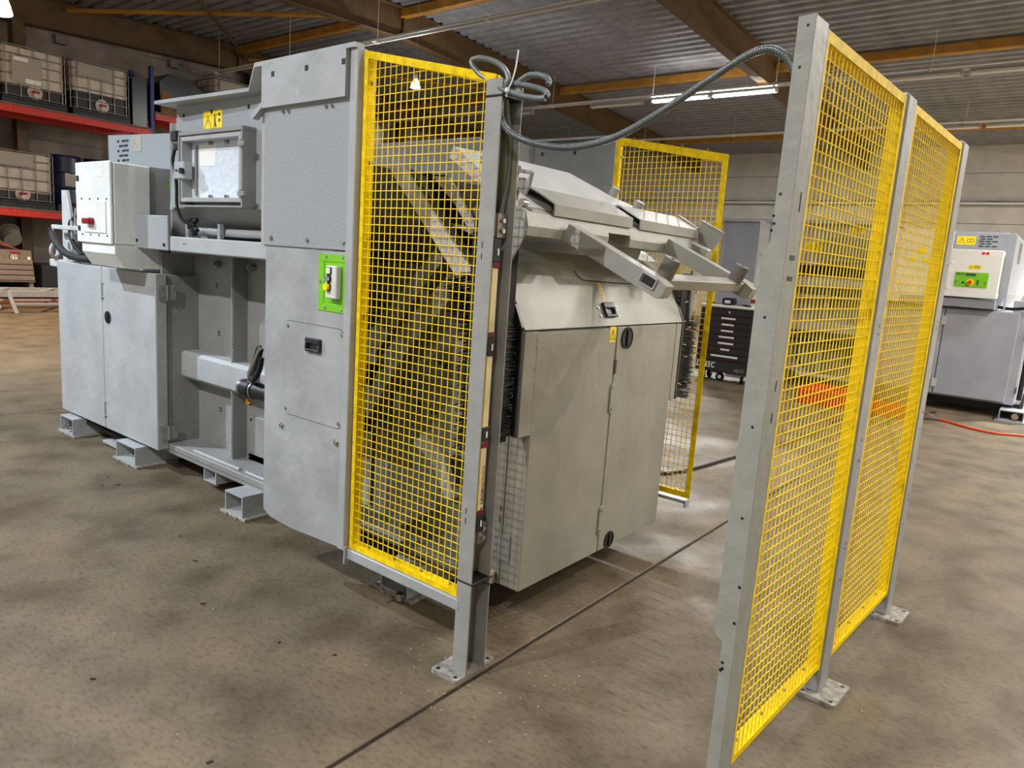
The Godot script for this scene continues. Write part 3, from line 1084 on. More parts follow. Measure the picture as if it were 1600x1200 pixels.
func sticker(parent: Node3D, t: Transform3D, w: float, h: float, kind: String) -> void:
	var m := MB.new()
	m.prism(rounded(-w / 2, -h / 2, w / 2, h / 2, minf(w, h) * 0.06), 0.0, 0.0012, t)
	var s := part(parent, "warning_sticker", m, M.sticker)
	var up := t * Transform3D(Basis(), Vector3(0, 0, 0.0012))
	m = MB.new()
	if kind == "single":
		warning_triangle(m, up, 0, 0, minf(w, h) * 0.82)
	elif kind == "climb":
		warning_triangle(m, up, -w * 0.25, -h * 0.02, w * 0.40)
		# a figure reaching up and two pulleys
		m.prism(circle(w * 0.12, h * 0.28, w * 0.035, 10), 0.0, 0.0006, up)
		m.prism(P2([w * 0.09, h * 0.22, w * 0.15, h * 0.22, w * 0.17, -h * 0.02, w * 0.10, -h * 0.06]), 0.0, 0.0006, up)
		m.prism(P2([w * 0.10, -h * 0.06, w * 0.16, -h * 0.02, w * 0.22, -h * 0.24, w * 0.17, -h * 0.26]), 0.0, 0.0006, up)
		m.prism(P2([w * 0.10, -h * 0.05, w * 0.13, -h * 0.05, w * 0.10, -h * 0.32, w * 0.06, -h * 0.32]), 0.0, 0.0006, up)
		m.prism(P2([w * 0.14, h * 0.18, w * 0.16, h * 0.20, w * 0.26, h * 0.30, w * 0.24, h * 0.33]), 0.0, 0.0006, up)
		m.prism(P2([w * 0.04, -h * 0.38, w * 0.44, -h * 0.38, w * 0.44, -h * 0.34, w * 0.04, -h * 0.34]), 0.0, 0.0006, up)
		m.prism(circle(w * 0.36, h * 0.30, w * 0.05, 10), 0.0, 0.0006, up)
		m.prism(circle(w * 0.36, h * 0.04, w * 0.05, 10), 0.0, 0.0006, up)
	elif kind == "manual":
		warning_triangle(m, up, -w * 0.22, 0, w * 0.36)
		for q in [[0.06, -0.24, 0.40, -0.20], [0.06, 0.14, 0.40, 0.18], [0.06, -0.24, 0.085, 0.18], [0.375, -0.24, 0.40, 0.18], [0.215, -0.26, 0.245, 0.18]]:
			m.prism(P2([w * q[0], h * q[1], w * q[2], h * q[1], w * q[2], h * q[3], w * q[0], h * q[3]]), 0.0, 0.0006, up)
	elif kind == "strip":
		for i in 6:
			var y := -h * 0.40 + h * 0.15 * i
			m.prism(P2([-w * 0.2, y, w * 0.2, y, w * 0.2, y + h * 0.06, -w * 0.2, y + h * 0.06]), 0.0, 0.0006, up)
	else:
		warning_triangle(m, up, -w * 0.30, 0, minf(w * 0.3, h * 0.8))
		for i in 3:
			m.prism(P2([-w * 0.08, h * (0.22 - 0.22 * i), w * 0.4, h * (0.22 - 0.22 * i), w * 0.4, h * (0.30 - 0.22 * i), -w * 0.08, h * (0.30 - 0.22 * i)]), 0.0, 0.0006, up)
	part(s, "pictogram", m, M.ink)


# black recessed pull handle on a surface, t's +z outward
func pull_handle(parent: Node3D, t: Transform3D, w: float, h: float) -> void:
	var m := MB.new()
	var d := 0.016
	m.box(Vector3(-w / 2, h * 0.10, 0), Vector3(w / 2, h / 2, d), 0.004, t)
	m.box(Vector3(-w / 2, -h / 2, 0), Vector3(w / 2, -h * 0.30, d), 0.004, t)
	m.box(Vector3(-w / 2, -h * 0.30, 0), Vector3(-w * 0.36, h * 0.10, d), 0.002, t)
	m.box(Vector3(w * 0.36, -h * 0.30, 0), Vector3(w / 2, h * 0.10, d), 0.002, t)
	m.box(Vector3(-w * 0.36, -h * 0.30, 0), Vector3(w * 0.36, h * 0.10, 0.002), 0.0, t)
	var o := part(parent, "pull_handle", m, M.cart)
	m = MB.new()
	for s in [-1.0, 1.0]:
		m.cyl(t * Vector3(s * w * 0.43, -h * 0.05, d - 0.001), t * Vector3(s * w * 0.43, -h * 0.05, d + 0.002), 0.004, 8)
	part(o, "screw", m, M.chrome)


# a lift-and-turn latch in a black round dish
func turn_latch(parent: Node3D, t: Transform3D, r := 0.035) -> void:
	var m := MB.new()
	m.prism(circle(0, 0, r, 24), 0.0, 0.004, t)
	var o := part(parent, "turn_latch", m, M.ink)
	m = MB.new()
	m.box(Vector3(-0.009, -r * 0.82, 0.004), Vector3(0.009, r * 0.82, 0.012), 0.004, t)
	for i in 24:
		var a := TAU * i / 24
		var b := TAU * (i + 1) / 24
		m.bar(t * Vector3(cos(a) * r, sin(a) * r, 0.004), t * Vector3(cos(b) * r, sin(b) * r, 0.004), 0.005, 0.006, 0.0, t.basis.z)
	part(o, "latch_bar", m, M.dark)


# a butt hinge of two leaves and a pin along t's y, outward +z
func hinge(parent: Node3D, t: Transform3D, w := 0.045, h := 0.075) -> void:
	var m := MB.new()
	for s in [-1.0, 1.0]:
		m.box(Vector3(0.004 * s, -h / 2, 0), Vector3(w * s, h / 2, 0.004), 0.001, t)
		for q in [-1.0, 1.0]:
			m.cyl(t * Vector3(w * 0.62 * s, h * 0.28 * q, 0.003), t * Vector3(w * 0.62 * s, h * 0.28 * q, 0.007), 0.006, 8)
	m.cyl(t * Vector3(0, -h / 2, 0.004), t * Vector3(0, h / 2, 0.004), 0.006, 8)
	part(parent, "hinge", m, M.hull)


func facing_z(p: Vector3) -> Transform3D:      # local +z looks towards the camera side
	return Transform3D(Basis(), p)


func facing_x(p: Vector3) -> Transform3D:      # local +z looks along +x; local x runs towards -z
	return Transform3D(Basis(Vector3(0, 0, -1), Vector3.UP, Vector3(1, 0, 0)), p)


# ------------------------------------------------------------------ the bale press
func bale_press() -> void:
	var t := thing("bale_press", "large grey bale press with open loading end, tall hood and hinged cabinets in mid hall", "bale press", Vector3(-4.0, 0, -2.95))
	press_feet(t)
	press_body(t)
	press_cabinet(t)
	press_hopper(t)
	press_switchgear(t)
	press_panel(t)
	press_end(t)
	press_inside(t)


func press_feet(t: Node3D) -> void:
	for f in [[-6.27, -6.03], [-5.27, -4.975], [-3.815, -3.63], [-2.43, -2.24]]:
		var m := MB.new()
		var a: float = f[0]
		var b: float = f[1]
		var c := (a + b) / 2
		var w := b - a
		m.rhs(Vector3(c, 0.083, -2.21), Vector3(c, 0.083, -3.72), w, 0.128, 0.009)
		var foot := part(t, "foot", m, M.grey)
		m = MB.new()
		m.box(Vector3(a - 0.05, 0.0, -2.205), Vector3(b + 0.03, 0.019, -2.50), 0.003)
		for s in [0.3, 0.7]:
			bolt(m, Vector3(lerpf(a - 0.05, b + 0.03, s), 0.008, -2.205), Vector3(0, 0, 1), 0.008, 0.01)
		part(foot, "foot_plate", m, M.plate)
		if a < -6.0 or b > -2.3:
			m = MB.new()
			var z := -2.24
			if b > -2.3:
				m.cyl(Vector3(b - 0.03, 0.012, -2.19), Vector3(b - 0.03, 0.045, -2.19), 0.022, 6)
			else:
				m.cyl(Vector3(c + 0.01, 0.075, z), Vector3(c + 0.01, 0.075, z + 0.025), 0.032, 12)
				m.cyl(Vector3(c + 0.01, 0.075, z), Vector3(c + 0.01, 0.075, z + 0.04), 0.014, 6)
			part(foot, "levelling_bolt", m, M.chrome)
	var m2 := MB.new()
	m2.rhs(Vector3(-4.26, 0.10, -2.36), Vector3(-4.26, 0.10, -3.5), 0.15, 0.10, 0.008)
	part(t, "fork_pocket", m2, M.grey)


func press_body(t: Node3D) -> void:
	# inner body and its recessed side wall with ribs
	var m := MB.new()
	m.box(Vector3(-4.83, 0.2, -3.6), Vector3(-2.95, 1.56, -2.57), 0.0)
	part(t, "body", m, M.hull)
	m = MB.new()
	m.box(Vector3(-4.84, 0.165, -2.345), Vector3(-2.9, 0.205, -2.58), 0.004)
	m.box(Vector3(-4.84, 0.135, -2.352), Vector3(-2.9, 0.170, -2.38), 0.004)
	var rail := part(t, "bottom_rail", m, M.hull)
	m = MB.new()
	m.cyl(Vector3(-4.48, 0.212, -2.375), Vector3(-3.93, 0.212, -2.375), 0.011, 8)
	m.cyl(Vector3(-3.86, 0.212, -2.375), Vector3(-3.0, 0.212, -2.375), 0.011, 8)
	part(rail, "pipe", m, M.grey)
	m = MB.new()
	m.box(Vector3(-4.855, 0.17, -2.3435), Vector3(-4.832, 1.50, -2.58), 0.003)
	# the rounded lifting lug on top of the end plate
	m.prism(P2([-4.99, 1.40, -4.855, 1.40, -4.84, 1.50, -4.90, 1.52, -4.99, 1.50, -5.03, 1.46]), -2.36, -2.345)
	var ep := part(t, "end_plate", m, M.hull)
	m = MB.new()
	m.prism(circle(-4.945, 1.447, 0.03, 20), -2.346, -2.3425)
	part(ep, "lug_hole", m, M.label_white)
	m = MB.new()
	for y in [0.32, 0.50, 0.95, 1.12, 1.30]:
		m.bar(Vector3(-4.829, y, -2.565), Vector3(-4.829, y + 0.10, -2.565), 0.012, 0.012)
	part(ep, "weld_bead", m, M.hull)
	for x in [-4.172, -3.55]:
		m = MB.new()
		m.box(Vector3(x - 0.012, 0.2, -2.47), Vector3(x + 0.0, 1.52, -2.58), 0.002)
		var rib := part(t, "rib", m, M.hull)
		m = MB.new()
		for y in 44:
			m.box(Vector3(x - 0.010, 0.22 + y * 0.0295, -2.466), Vector3(x - 0.001, 0.246 + y * 0.0295, -2.460), 0.002)
		part(rib, "weld_bead", m, M.galv)
	m = MB.new()
	for x in [-4.88, -4.50, -4.10, -3.7]:
		m.cyl(Vector3(x, 1.452, -2.57), Vector3(x, 1.452, -2.535), 0.022, 12)
		m.cyl(Vector3(x, 1.452, -2.535), Vector3(x, 1.452, -2.52), 0.012, 8)
	part(t, "bolt", m, M.steel)
	m = MB.new()
	for p in [[-4.55, 1.30], [-4.52, 0.98], [-4.5, 0.46]]:
		for q in 4:
			m.cyl(Vector3(p[0] + 0.015 * (q % 2), p[1] + 0.018 * (q / 2), -2.57), Vector3(p[0] + 0.015 * (q % 2), p[1] + 0.018 * (q / 2), -2.566), 0.005, 6)
	part(t, "weld_spot", m, M.dark)
	# heavy tube across the side
	m = MB.new()
	m.box(Vector3(-4.81, 0.655, -2.445), Vector3(-2.9, 0.845, -2.58), 0.022)
	part(t, "cross_tube", m, M.grey)
	# bolted inspection cover right of the rib
	m = MB.new()
	m.box(Vector3(-4.13, 0.11, -2.58), Vector3(-3.95, 0.50, -2.556), 0.004)
	m.box(Vector3(-3.95, 0.44, -2.58), Vector3(-3.4, 0.50, -2.556), 0.004)
	m.box(Vector3(-4.13, 0.20, -2.58), Vector3(-3.4, 0.25, -2.556), 0.004)
	var cv := part(t, "inspection_cover", m, M.hull)
	m = MB.new()
	for p in [[-4.10, 0.475], [-3.85, 0.475], [-3.85, 0.225], [-4.10, 0.225]]:
		m.cyl(Vector3(p[0], p[1], -2.558), Vector3(p[0], p[1], -2.551), 0.008, 8)
	part(cv, "bolt", m, M.ink)
	# hydraulic cylinder end
	m = MB.new()
	m.cyl(Vector3(-3.79, 0.757, -2.33), Vector3(-2.7, 0.757, -2.33), 0.048, 20)
	m.cyl(Vector3(-3.80, 0.757, -2.33), Vector3(-3.72, 0.757, -2.33), 0.053, 20)
	var hy := part(t, "hydraulic_cylinder", m, M.black)
	m = MB.new()
	m.cyl(Vector3(-3.825, 0.757, -2.33), Vector3(-3.80, 0.757, -2.33), 0.050, 20)
	part(hy, "end_cap", m, M.steel)
	m = MB.new()
	m.cyl(Vector3(-3.70, 0.757, -2.33), Vector3(-3.685, 0.757, -2.33), 0.055, 20)
	m.prism(rounded(-3.735, 0.80, -3.695, 0.87, 0.012), -2.36, -2.30)
	part(hy, "clamp_ring", m, M.steel)
	m = MB.new()
	m.cyl(Vector3(-3.845, 0.757, -2.33), Vector3(-3.825, 0.757, -2.33), 0.016, 6)
	part(hy, "rod_nut", m, M.ink)
	m = MB.new()
	m.tube(smooth([-3.70, 0.83, -2.30, -3.63, 0.84, -2.28, -3.58, 0.90, -2.28, -3.56, 0.97, -2.28]), 0.016, 10)
	part(hy, "hose", m, M.rubber)
	m = MB.new()
	m.bar(Vector3(-3.70, 0.84, -2.31), Vector3(-3.62, 1.02, -2.31), 0.03, 0.045, 0.006)
	part(hy, "lever", m, M.rubber)
	m = MB.new()
	m.cyl(Vector3(-3.74, 0.70, -2.31), Vector3(-3.74, 0.665, -2.31), 0.014, 8)
	m.cyl(Vector3(-3.745, 0.675, -2.31), Vector3(-3.715, 0.675, -2.31), 0.01, 8)
	part(hy, "drain_fitting", m, M.brass)
	m = MB.new()
	m.bar(Vector3(-3.715, 0.86, -2.30), Vector3(-3.60, 1.03, -2.30), 0.012, 0.02)
	part(hy, "bracket", m, M.chrome)
	# ledge along the side, with a guard plate at its left end
	m = MB.new()
	m.box(Vector3(-4.445, 1.518, -2.205), Vector3(-2.9, 1.61, -2.6), 0.008)
	m.box(Vector3(-4.91, 1.522, -2.218), Vector3(-4.446, 1.60, -2.6))  # filler box added behind the guard plate to stop light leaking through
	var lg := part(t, "side_ledge", m, M.grey)
	m = MB.new()
	for x in [-4.27, -4.245]:
		m.cyl(Vector3(x, 1.57, -2.21), Vector3(x, 1.57, -2.2035), 0.005, 8)
	part(lg, "screw_hole", m, M.ink)
	m = MB.new()
	m.box(Vector3(-4.93, 1.521, -2.215), Vector3(-4.46, 1.733, -2.2), 0.004)
	m.box(Vector3(-4.9295, 1.522, -2.5), Vector3(-4.915, 1.732, -2.215))
	var gp := part(t, "guard_plate", m, M.galv)
	m = MB.new()
	for p in [[-4.86, 1.57], [-4.50, 1.555]]:
		m.cyl(Vector3(p[0], p[1], -2.202), Vector3(p[0], p[1], -2.193), 0.010, 8)
	part(gp, "bolt", m, M.ink)
	# pipes on the ledge
	m = MB.new()
	m.cyl(Vector3(-4.38, 1.652, -2.36), Vector3(-2.95, 1.652, -2.36), 0.024, 12)
	var pp := part(t, "pipe", m, M.grey)
	m = MB.new()
	for x in [-4.42, -4.05]:
		m.box(Vector3(x - 0.014, 1.60, -2.30), Vector3(x + 0.014, 1.70, -2.33), 0.004)
	part(pp, "pipe_clip", m, M.galv)


func press_cabinet(t: Node3D) -> void:
	var m := MB.new()
	m.box(Vector3(-6.33, 0.17, -3.6), Vector3(-4.78, 1.355, -2.35), 0.004)
	part(t, "cabinet", m, M.hull)
	for d in [[-6.385, -5.577], [-5.571, -4.768]]:
		m = MB.new()
		m.box(Vector3(d[0], 0.165, -2.345), Vector3(d[1], 1.362, -2.268), 0.006)
		var dr := part(t, "cabinet_door", m, M.grey)
		if d[0] > -6.0:
			turn_latch(dr, facing_z(Vector3(-5.485, 1.005, -2.268)), 0.042)
	for y in [1.195, 0.315]:
		m = MB.new()
		m.prism(rounded(-5.60, y - 0.065, -5.565, y + 0.065, 0.008), -2.268, -2.258)
		for q in [-0.05, 0.05]:
			m.cyl(Vector3(-5.555, y + q, -2.268), Vector3(-5.555, y + q, -2.262), 0.008, 8)
		part(t, "door_hinge", m, M.grey)
	for y in [1.24, 0.28]:
		hinge(t, facing_x(Vector3(-4.764, y, -2.345)), 0.06, 0.10)
	# rubber mat, hose and pan under the cabinet
	m = MB.new()
	m.tube(smooth([-6.05, 0.11, -2.33, -5.85, 0.12, -2.32, -5.6, 0.09, -2.36, -5.4, 0.085, -2.45]), 0.02, 8)
	part(t, "drain_hose", m, M.rubber)
	m = MB.new()
	m.box(Vector3(-5.72, 0.015, -2.55), Vector3(-5.42, 0.04, -2.30), 0.004).box(Vector3(-5.44, 0.02, -2.32), Vector3(-5.42, 0.08, -2.30))
	part(t, "drip_pan", m, M.grey)
	# things behind the switch box at the far left end: valve block, couplings, hoses, lifting eye
	m = MB.new()
	m.prism(P2([-6.76, 1.36, -6.50, 1.36, -6.49, 1.58, -6.56, 1.68, -6.64, 1.926, -6.745, 1.926]), -2.47, -2.45)
	m.prism(P2([-6.46, 1.30, -5.4, 1.30, -5.4, 1.93, -6.545, 1.93, -6.46, 1.62]), -2.50, -2.48)
	m.box(Vector3(-6.80, 1.30, -2.75), Vector3(-6.30, 1.36, -2.36), 0.006)
	part(t, "motor_plate", m, M.white)
	m = MB.new()
	m.cyl(Vector3(-6.25, 1.72, -2.45), Vector3(-5.6, 1.72, -2.45), 0.045, 16)
	m.cyl(Vector3(-6.28, 1.72, -2.45), Vector3(-6.12, 1.72, -2.45), 0.06, 16)
	m.box(Vector3(-6.28, 1.37, -2.55), Vector3(-5.9, 1.64, -2.40), 0.02)
	m.box(Vector3(-6.0, 1.40, -2.5), Vector3(-5.5, 1.56, -2.40), 0.02)
	part(t, "valve_block", m, M.black)
	m = MB.new()
	m.bar(Vector3(-6.75, 1.625, -2.38), Vector3(-5.5, 1.615, -2.40), 0.03, 0.035, 0.004)
	m.bar(Vector3(-6.42, 1.37, -2.40), Vector3(-6.42, 1.70, -2.40), 0.02, 0.02)
	part(t, "tie_bar", m, M.white)
	m = MB.new()
	m.tube(smooth([-6.62, 1.57, -2.33, -6.5, 1.52, -2.30, -6.25, 1.43, -2.28, -5.9, 1.40, -2.27, -5.4, 1.42, -2.30]), 0.027, 10)
	part(t, "hose", m, M.rubber)
	m = MB.new()
	m.tube(smooth([-6.35, 1.72, -2.42, -6.45, 1.66, -2.40, -6.42, 1.52, -2.40, -6.3, 1.42, -2.42]), 0.018, 8)
	part(t, "hose", m, M.rubber)
	m = MB.new()
	m.tube(smooth([-6.7, 1.60, -2.34, -6.62, 1.57, -2.33]), 0.022, 8)
	m.tube(smooth([-6.66, 1.56, -2.34, -6.58, 1.53, -2.32]), 0.022, 8)
	m.cyl(Vector3(-6.36, 1.78, -2.42), Vector3(-6.40, 1.60, -2.42), 0.025, 8)
	part(t, "hose_fitting", m, M.chrome)
	m = MB.new()
	var ring := PackedVector3Array()
	for i in 20:
		ring.append(Vector3(-6.74 + 0.095 * cos(TAU * i / 20), 1.43 + 0.055 * sin(TAU * i / 20), -2.38 + 0.06 * cos(TAU * i / 20)))
	m.tube(ring, 0.014, 8, true)
	part(t, "lifting_eye", m, M.grey)


func press_hopper(t: Node3D) -> void:
	# face of the hopper, tapering upwards
	var m := MB.new()
	m.prism(P2([-4.585, 1.775, -3.50, 1.775, -3.50, 2.385, -4.475, 2.385]), -2.30, -2.278)
	var face := part(t, "hopper_wall", m, M.galv)
	m = MB.new()
	for x in [-4.40, -4.08, -3.70]:
		m.prism(rounded(x - 0.011, 2.318, x + 0.011, 2.34, 0.003), -2.279, -2.2765)
	part(face, "square_hole", m, M.ink)
	sticker(face, facing_z(Vector3(-4.07, 2.272, -2.278)), 0.20, 0.125, "climb")
	# sloping chute plate below the face
	m = MB.new()
	m.prism(P2([-2.285, 1.785, -2.26, 1.785, -2.52, 1.60, -2.545, 1.60]), -4.52, -3.0, ALONG_X)
	part(t, "chute_plate", m, M.hull)
	# far side of the hopper and its ends
	m = MB.new()
	m.box(Vector3(-4.58, 1.5, -3.74), Vector3(-3.3, 2.40, -3.72), 0.003)
	part(t, "far_hopper_wall", m, M.hull)
	m = MB.new()
	m.box(Vector3(-4.60, 1.5, -3.74), Vector3(-4.58, 2.30, -2.29), 0.003)
	part(t, "hopper_end", m, M.hull)
	# eave lip: from the hopper along the slanting return to the tall panel
	m = MB.new()
	var y := 2.385
	var outer := P2([-4.54, -2.17, -3.585, -2.205, -3.085, -1.925, -2.37, -1.912, -2.37, -1.96, -3.06, -1.96, -3.56, -2.30, -4.54, -2.30])
	m.prism(outer, y - 0.003, y + 0.016, ALONG_Y)
	part(t, "eave_lip", m, M.grey)
	# slanting return
	m = MB.new()
	m.prism(P2([-3.54, -2.28, -3.05, -1.945, -3.03, -1.96, -3.52, -2.30]), 1.60, 2.384, ALONG_Y)
	var rt := part(t, "slanting_return", m, M.white)
	var sl := Transform3D(Basis(Vector3(0.825, 0, 0.565), Vector3.UP, Vector3(-0.565, 0, 0.825)), Vector3(-3.31, 0, -2.121))
	m = MB.new()
	m.box(Vector3(-0.11, 1.97, 0), Vector3(0.02, 2.06, 0.002), 0.0, sl)
	m.box(Vector3(-0.11, 1.87, 0), Vector3(0.02, 1.94, 0.002), 0.0, sl)
	part(rt, "warning_sticker", m, M.sticker)
	# inspection window box
	var x0 := -4.31
	var x1 := -3.625
	var y0 := 1.785
	var y1 := 2.215
	m = MB.new()
	m.box(Vector3(x0, y1 - 0.025, -2.28), Vector3(x1, y1, -2.195), 0.004)
	m.box(Vector3(x0, y0, -2.28), Vector3(x1, y0 + 0.012, -2.195), 0.003)
	m.box(Vector3(x0, y0 + 0.012, -2.28), Vector3(x0 + 0.014, y1 - 0.025, -2.195))
	m.box(Vector3(x1 - 0.014, y0 + 0.012, -2.28), Vector3(x1, y1 - 0.025, -2.195))
	var wb := part(t, "window_box", m, M.hull)
	m = MB.new()
	m.box(Vector3(x0 + 0.03, y1 - 0.055, -2.265), Vector3(x1 - 0.02, y1 - 0.03, -2.200), 0.003)
	m.box(Vector3(x0 + 0.03, y0 + 0.03, -2.265), Vector3(x1 - 0.02, y0 + 0.055, -2.200), 0.003)
	m.box(Vector3(x0 + 0.02, y0 + 0.03, -2.265), Vector3(x0 + 0.035, y1 - 0.03, -2.198), 0.003)
	m.box(Vector3(x1 - 0.045, y0 + 0.03, -2.265), Vector3(x1 - 0.02, y1 - 0.03, -2.198), 0.003)
	part(wb, "window_frame", m, M.grey)
	m = MB.new()
	m.box(Vector3(x0 + 0.035, y0 + 0.05, -2.275), Vector3(x1 - 0.04, y1 - 0.05, -2.262))
	part(wb, "pane", m, M.pane)
	m = MB.new()
	m.box(Vector3(x0 + 0.12, y1 - 0.19, -2.262), Vector3(x0 + 0.30, y1 - 0.07, -2.2605))
	part(wb, "paper_label", m, M.label_white)
	m = MB.new()
	for p in [[0.26, 0.0], [0.43, 0.0]]:
		m.cyl(Vector3(x0 + p[0], y1 - 0.065, -2.262), Vector3(x0 + p[0], y1 - 0.065, -2.245), 0.012, 10)
		m.cyl(Vector3(x0 + p[0], y0 + 0.065, -2.262), Vector3(x0 + p[0], y0 + 0.065, -2.245), 0.012, 10)
	m.cyl(Vector3(x0 + 0.10, y0 + 0.07, -2.25), Vector3(x0 + 0.10, y1 - 0.07, -2.25), 0.007, 8)
	part(wb, "bolt", m, M.steel)
	for yy in [2.12, 1.86]:
		m = MB.new()
		m.box(Vector3(x1 - 0.03, yy - 0.014, -2.2), Vector3(x1 + 0.03, yy + 0.014, -2.182), 0.004)
		m.cyl(Vector3(x1 - 0.002, yy - 0.02, -2.188), Vector3(x1 - 0.002, yy + 0.02, -2.188), 0.009, 10)
		part(wb, "hinge", m, M.hull)
	m = MB.new()
	m.box(Vector3(x0 - 0.035, 1.945, -2.24), Vector3(x0 + 0.085, 2.045, -2.185), 0.006)
	var lk := part(wb, "lock", m, M.grey)
	m = MB.new()
	m.cyl(Vector3(x0 + 0.075, 1.99, -2.185), Vector3(x0 + 0.075, 1.99, -2.165), 0.017, 8)
	m.cyl(Vector3(x0 + 0.0, 1.995, -2.185), Vector3(x0 + 0.0, 1.995, -2.18), 0.008, 8)
	part(lk, "knob", m, M.ink)
	# safety switch and its cable on the window's left side
	m = MB.new()
	m.box(Vector3(x0 - 0.085, 2.165, -2.24), Vector3(x0 - 0.02, 2.225, -2.19), 0.006)
	m.box(Vector3(x0 - 0.06, 2.115, -2.235), Vector3(x0 - 0.005, 2.155, -2.195), 0.006)
	var sw := part(t, "safety_switch", m, M.black)
	m = MB.new()
	m.tube(smooth([x0 - 0.07, 2.12, -2.21, x0 - 0.075, 2.05, -2.20, x0 - 0.045, 1.99, -2.20, x0 - 0.05, 1.90, -2.21, x0 - 0.045, 1.78, -2.21, x0 + 0.0, 1.71, -2.22, x0 + 0.06, 1.68, -2.26]), 0.010, 8)
	m.bar(Vector3(x0 - 0.04, 1.67, -2.28), Vector3(x0 + 0.09, 1.72, -2.26), 0.03, 0.03, 0.008)
	m.bar(Vector3(x0 + 0.02, 1.73, -2.26), Vector3(x0 + 0.03, 1.62, -2.28), 0.035, 0.035, 0.008)
	m.cyl(Vector3(x0 - 0.06, 1.705, -2.27), Vector3(x0 + 0.10, 1.655, -2.26), 0.012, 8)
	part(sw, "cable", m, M.rubber)


func press_switchgear(t: Node3D) -> void:
	# rear housing with vent slots
	var m := MB.new()
	m.prism(P2([-5.90, 1.60, -4.5, 1.60, -4.5, 2.275, -5.92, 2.325]), -3.5, -2.48)
	var rb := part(t, "rear_housing", m, M.galv)
	m = MB.new()
	for r in 5:
		var off := 0.0 if r % 2 == 0 else 0.03
		for c in 3:
			var x := -5.765 + 0.075 * c + off * 1.0
			if r % 2 == 1 and c == 2:
				continue
			var w := 0.062 if (c == 1 or r % 2 == 1) else 0.03
			m.box(Vector3(x, 2.265 - 0.034 * r, -2.482), Vector3(x + w, 2.280 - 0.034 * r, -2.478))
	part(rb, "vent_slot", m, M.ink)
	m = MB.new()
	m.box(Vector3(-5.54, 2.19, -2.48), Vector3(-5.385, 2.30, -2.4775))
	var fs := part(rb, "faded_sticker", m, M.label_grey)
	m = MB.new()
	warning_triangle(m, facing_z(Vector3(-5.46, 2.245, -2.4775)), -0.03, 0, 0.07)
	part(fs, "pictogram", m, M.plate)
	m = MB.new()
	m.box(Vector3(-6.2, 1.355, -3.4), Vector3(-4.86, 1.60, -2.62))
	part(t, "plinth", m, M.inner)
	# switch box
	m = MB.new()
	m.box(Vector3(-5.395, 1.535, -2.30), Vector3(-4.885, 2.045, -2.07), 0.006)
	var sb := part(t, "switch_box", m, M.enclosure)
	m = MB.new()
	m.box(Vector3(-5.405, 1.532, -2.068), Vector3(-4.885, 2.05, -2.05), 0.005)
	part(sb, "box_door", m, M.enclosure)
	m = MB.new()
	m.box(Vector3(-5.385, 1.93, -2.05), Vector3(-5.35, 1.965, -2.044), 0.002)
	m.box(Vector3(-5.378, 1.608, -2.05), Vector3(-5.345, 1.64, -2.044), 0.002)
	part(sb, "door_lock", m, M.dark)
	m = MB.new()
	m.box(Vector3(-5.10, 1.955, -2.05), Vector3(-4.99, 2.0, -2.0485)).box(Vector3(-5.04, 2.015, -2.05), Vector3(-4.98, 2.04, -2.0485))
	part(sb, "paper_label", m, M.label_white)
	m = MB.new()
	m.box(Vector3(-5.288, 1.60, -2.05), Vector3(-4.945, 1.80, -2.044), 0.002)
	var sp := part(sb, "switch_plate", m, M.enclosure)
	m = MB.new()
	for i in 4:
		for yy in [1.605, 1.795]:
			m.cyl(Vector3(-5.31 + 0.125 * i, yy + (0.02 if yy > 1.7 else -0.02), -2.05), Vector3(-5.31 + 0.125 * i, yy + (0.02 if yy > 1.7 else -0.02), -2.046), 0.006, 8)
	part(sp, "screw", m, M.dark)
	m = MB.new()
	m.box(Vector3(-5.17, 1.74, -2.044), Vector3(-5.08, 1.775, -2.0425))
	part(sp, "name_plate", m, M.label_white)
	m = MB.new()
	m.cyl(Vector3(-5.13, 1.672, -2.044), Vector3(-5.13, 1.672, -2.02), 0.022, 20)
	m.box(Vector3(-5.225, 1.653, -2.03), Vector3(-5.12, 1.69, -2.008), 0.006)
	part(sp, "main_switch", m, M.red)
	# box between switch box and rear housing, with a green leaf mark
	m = MB.new()
	m.box(Vector3(-5.30, 1.50, -2.50), Vector3(-4.90, 2.05, -2.305), 0.004)
	var ab := part(t, "adapter_box", m, M.hull)
	var leaf := Transform3D(Basis(Vector3(0, 0, -1), Vector3.UP, Vector3(1, 0, 0)), Vector3(-4.9, 1.93, -2.455))
	m = MB.new()
	m.prism(P2([0.0, -0.05, 0.022, -0.01, 0.012, 0.045, -0.02, 0.06, -0.025, 0.0]), 0.0, 0.001, leaf)
	part(ab, "leaf_mark", m, M.green)
	lettering(ab, "CE", 0.035, M.green, leaf * Transform3D(Basis(), Vector3(0, -0.09, 0.0)), "Droid Sans", false).position += Vector3.ZERO
	m = MB.new()
	for i in 5:
		m.cyl(Vector3(-4.9, 1.60 + 0.1 * i, -2.305), Vector3(-4.893, 1.60 + 0.1 * i, -2.305), 0.008, 6)
	part(ab, "clip", m, M.brass)
	# tapered hood under the switch box
	m = MB.new()
	m.prism(P2([-2.065, 1.533, -2.065, 1.473, -2.125, 1.385, -2.35, 1.385, -2.42, 1.533]), -5.365, -4.87, ALONG_X)
	part(t, "cable_hood", m, M.enclosure)


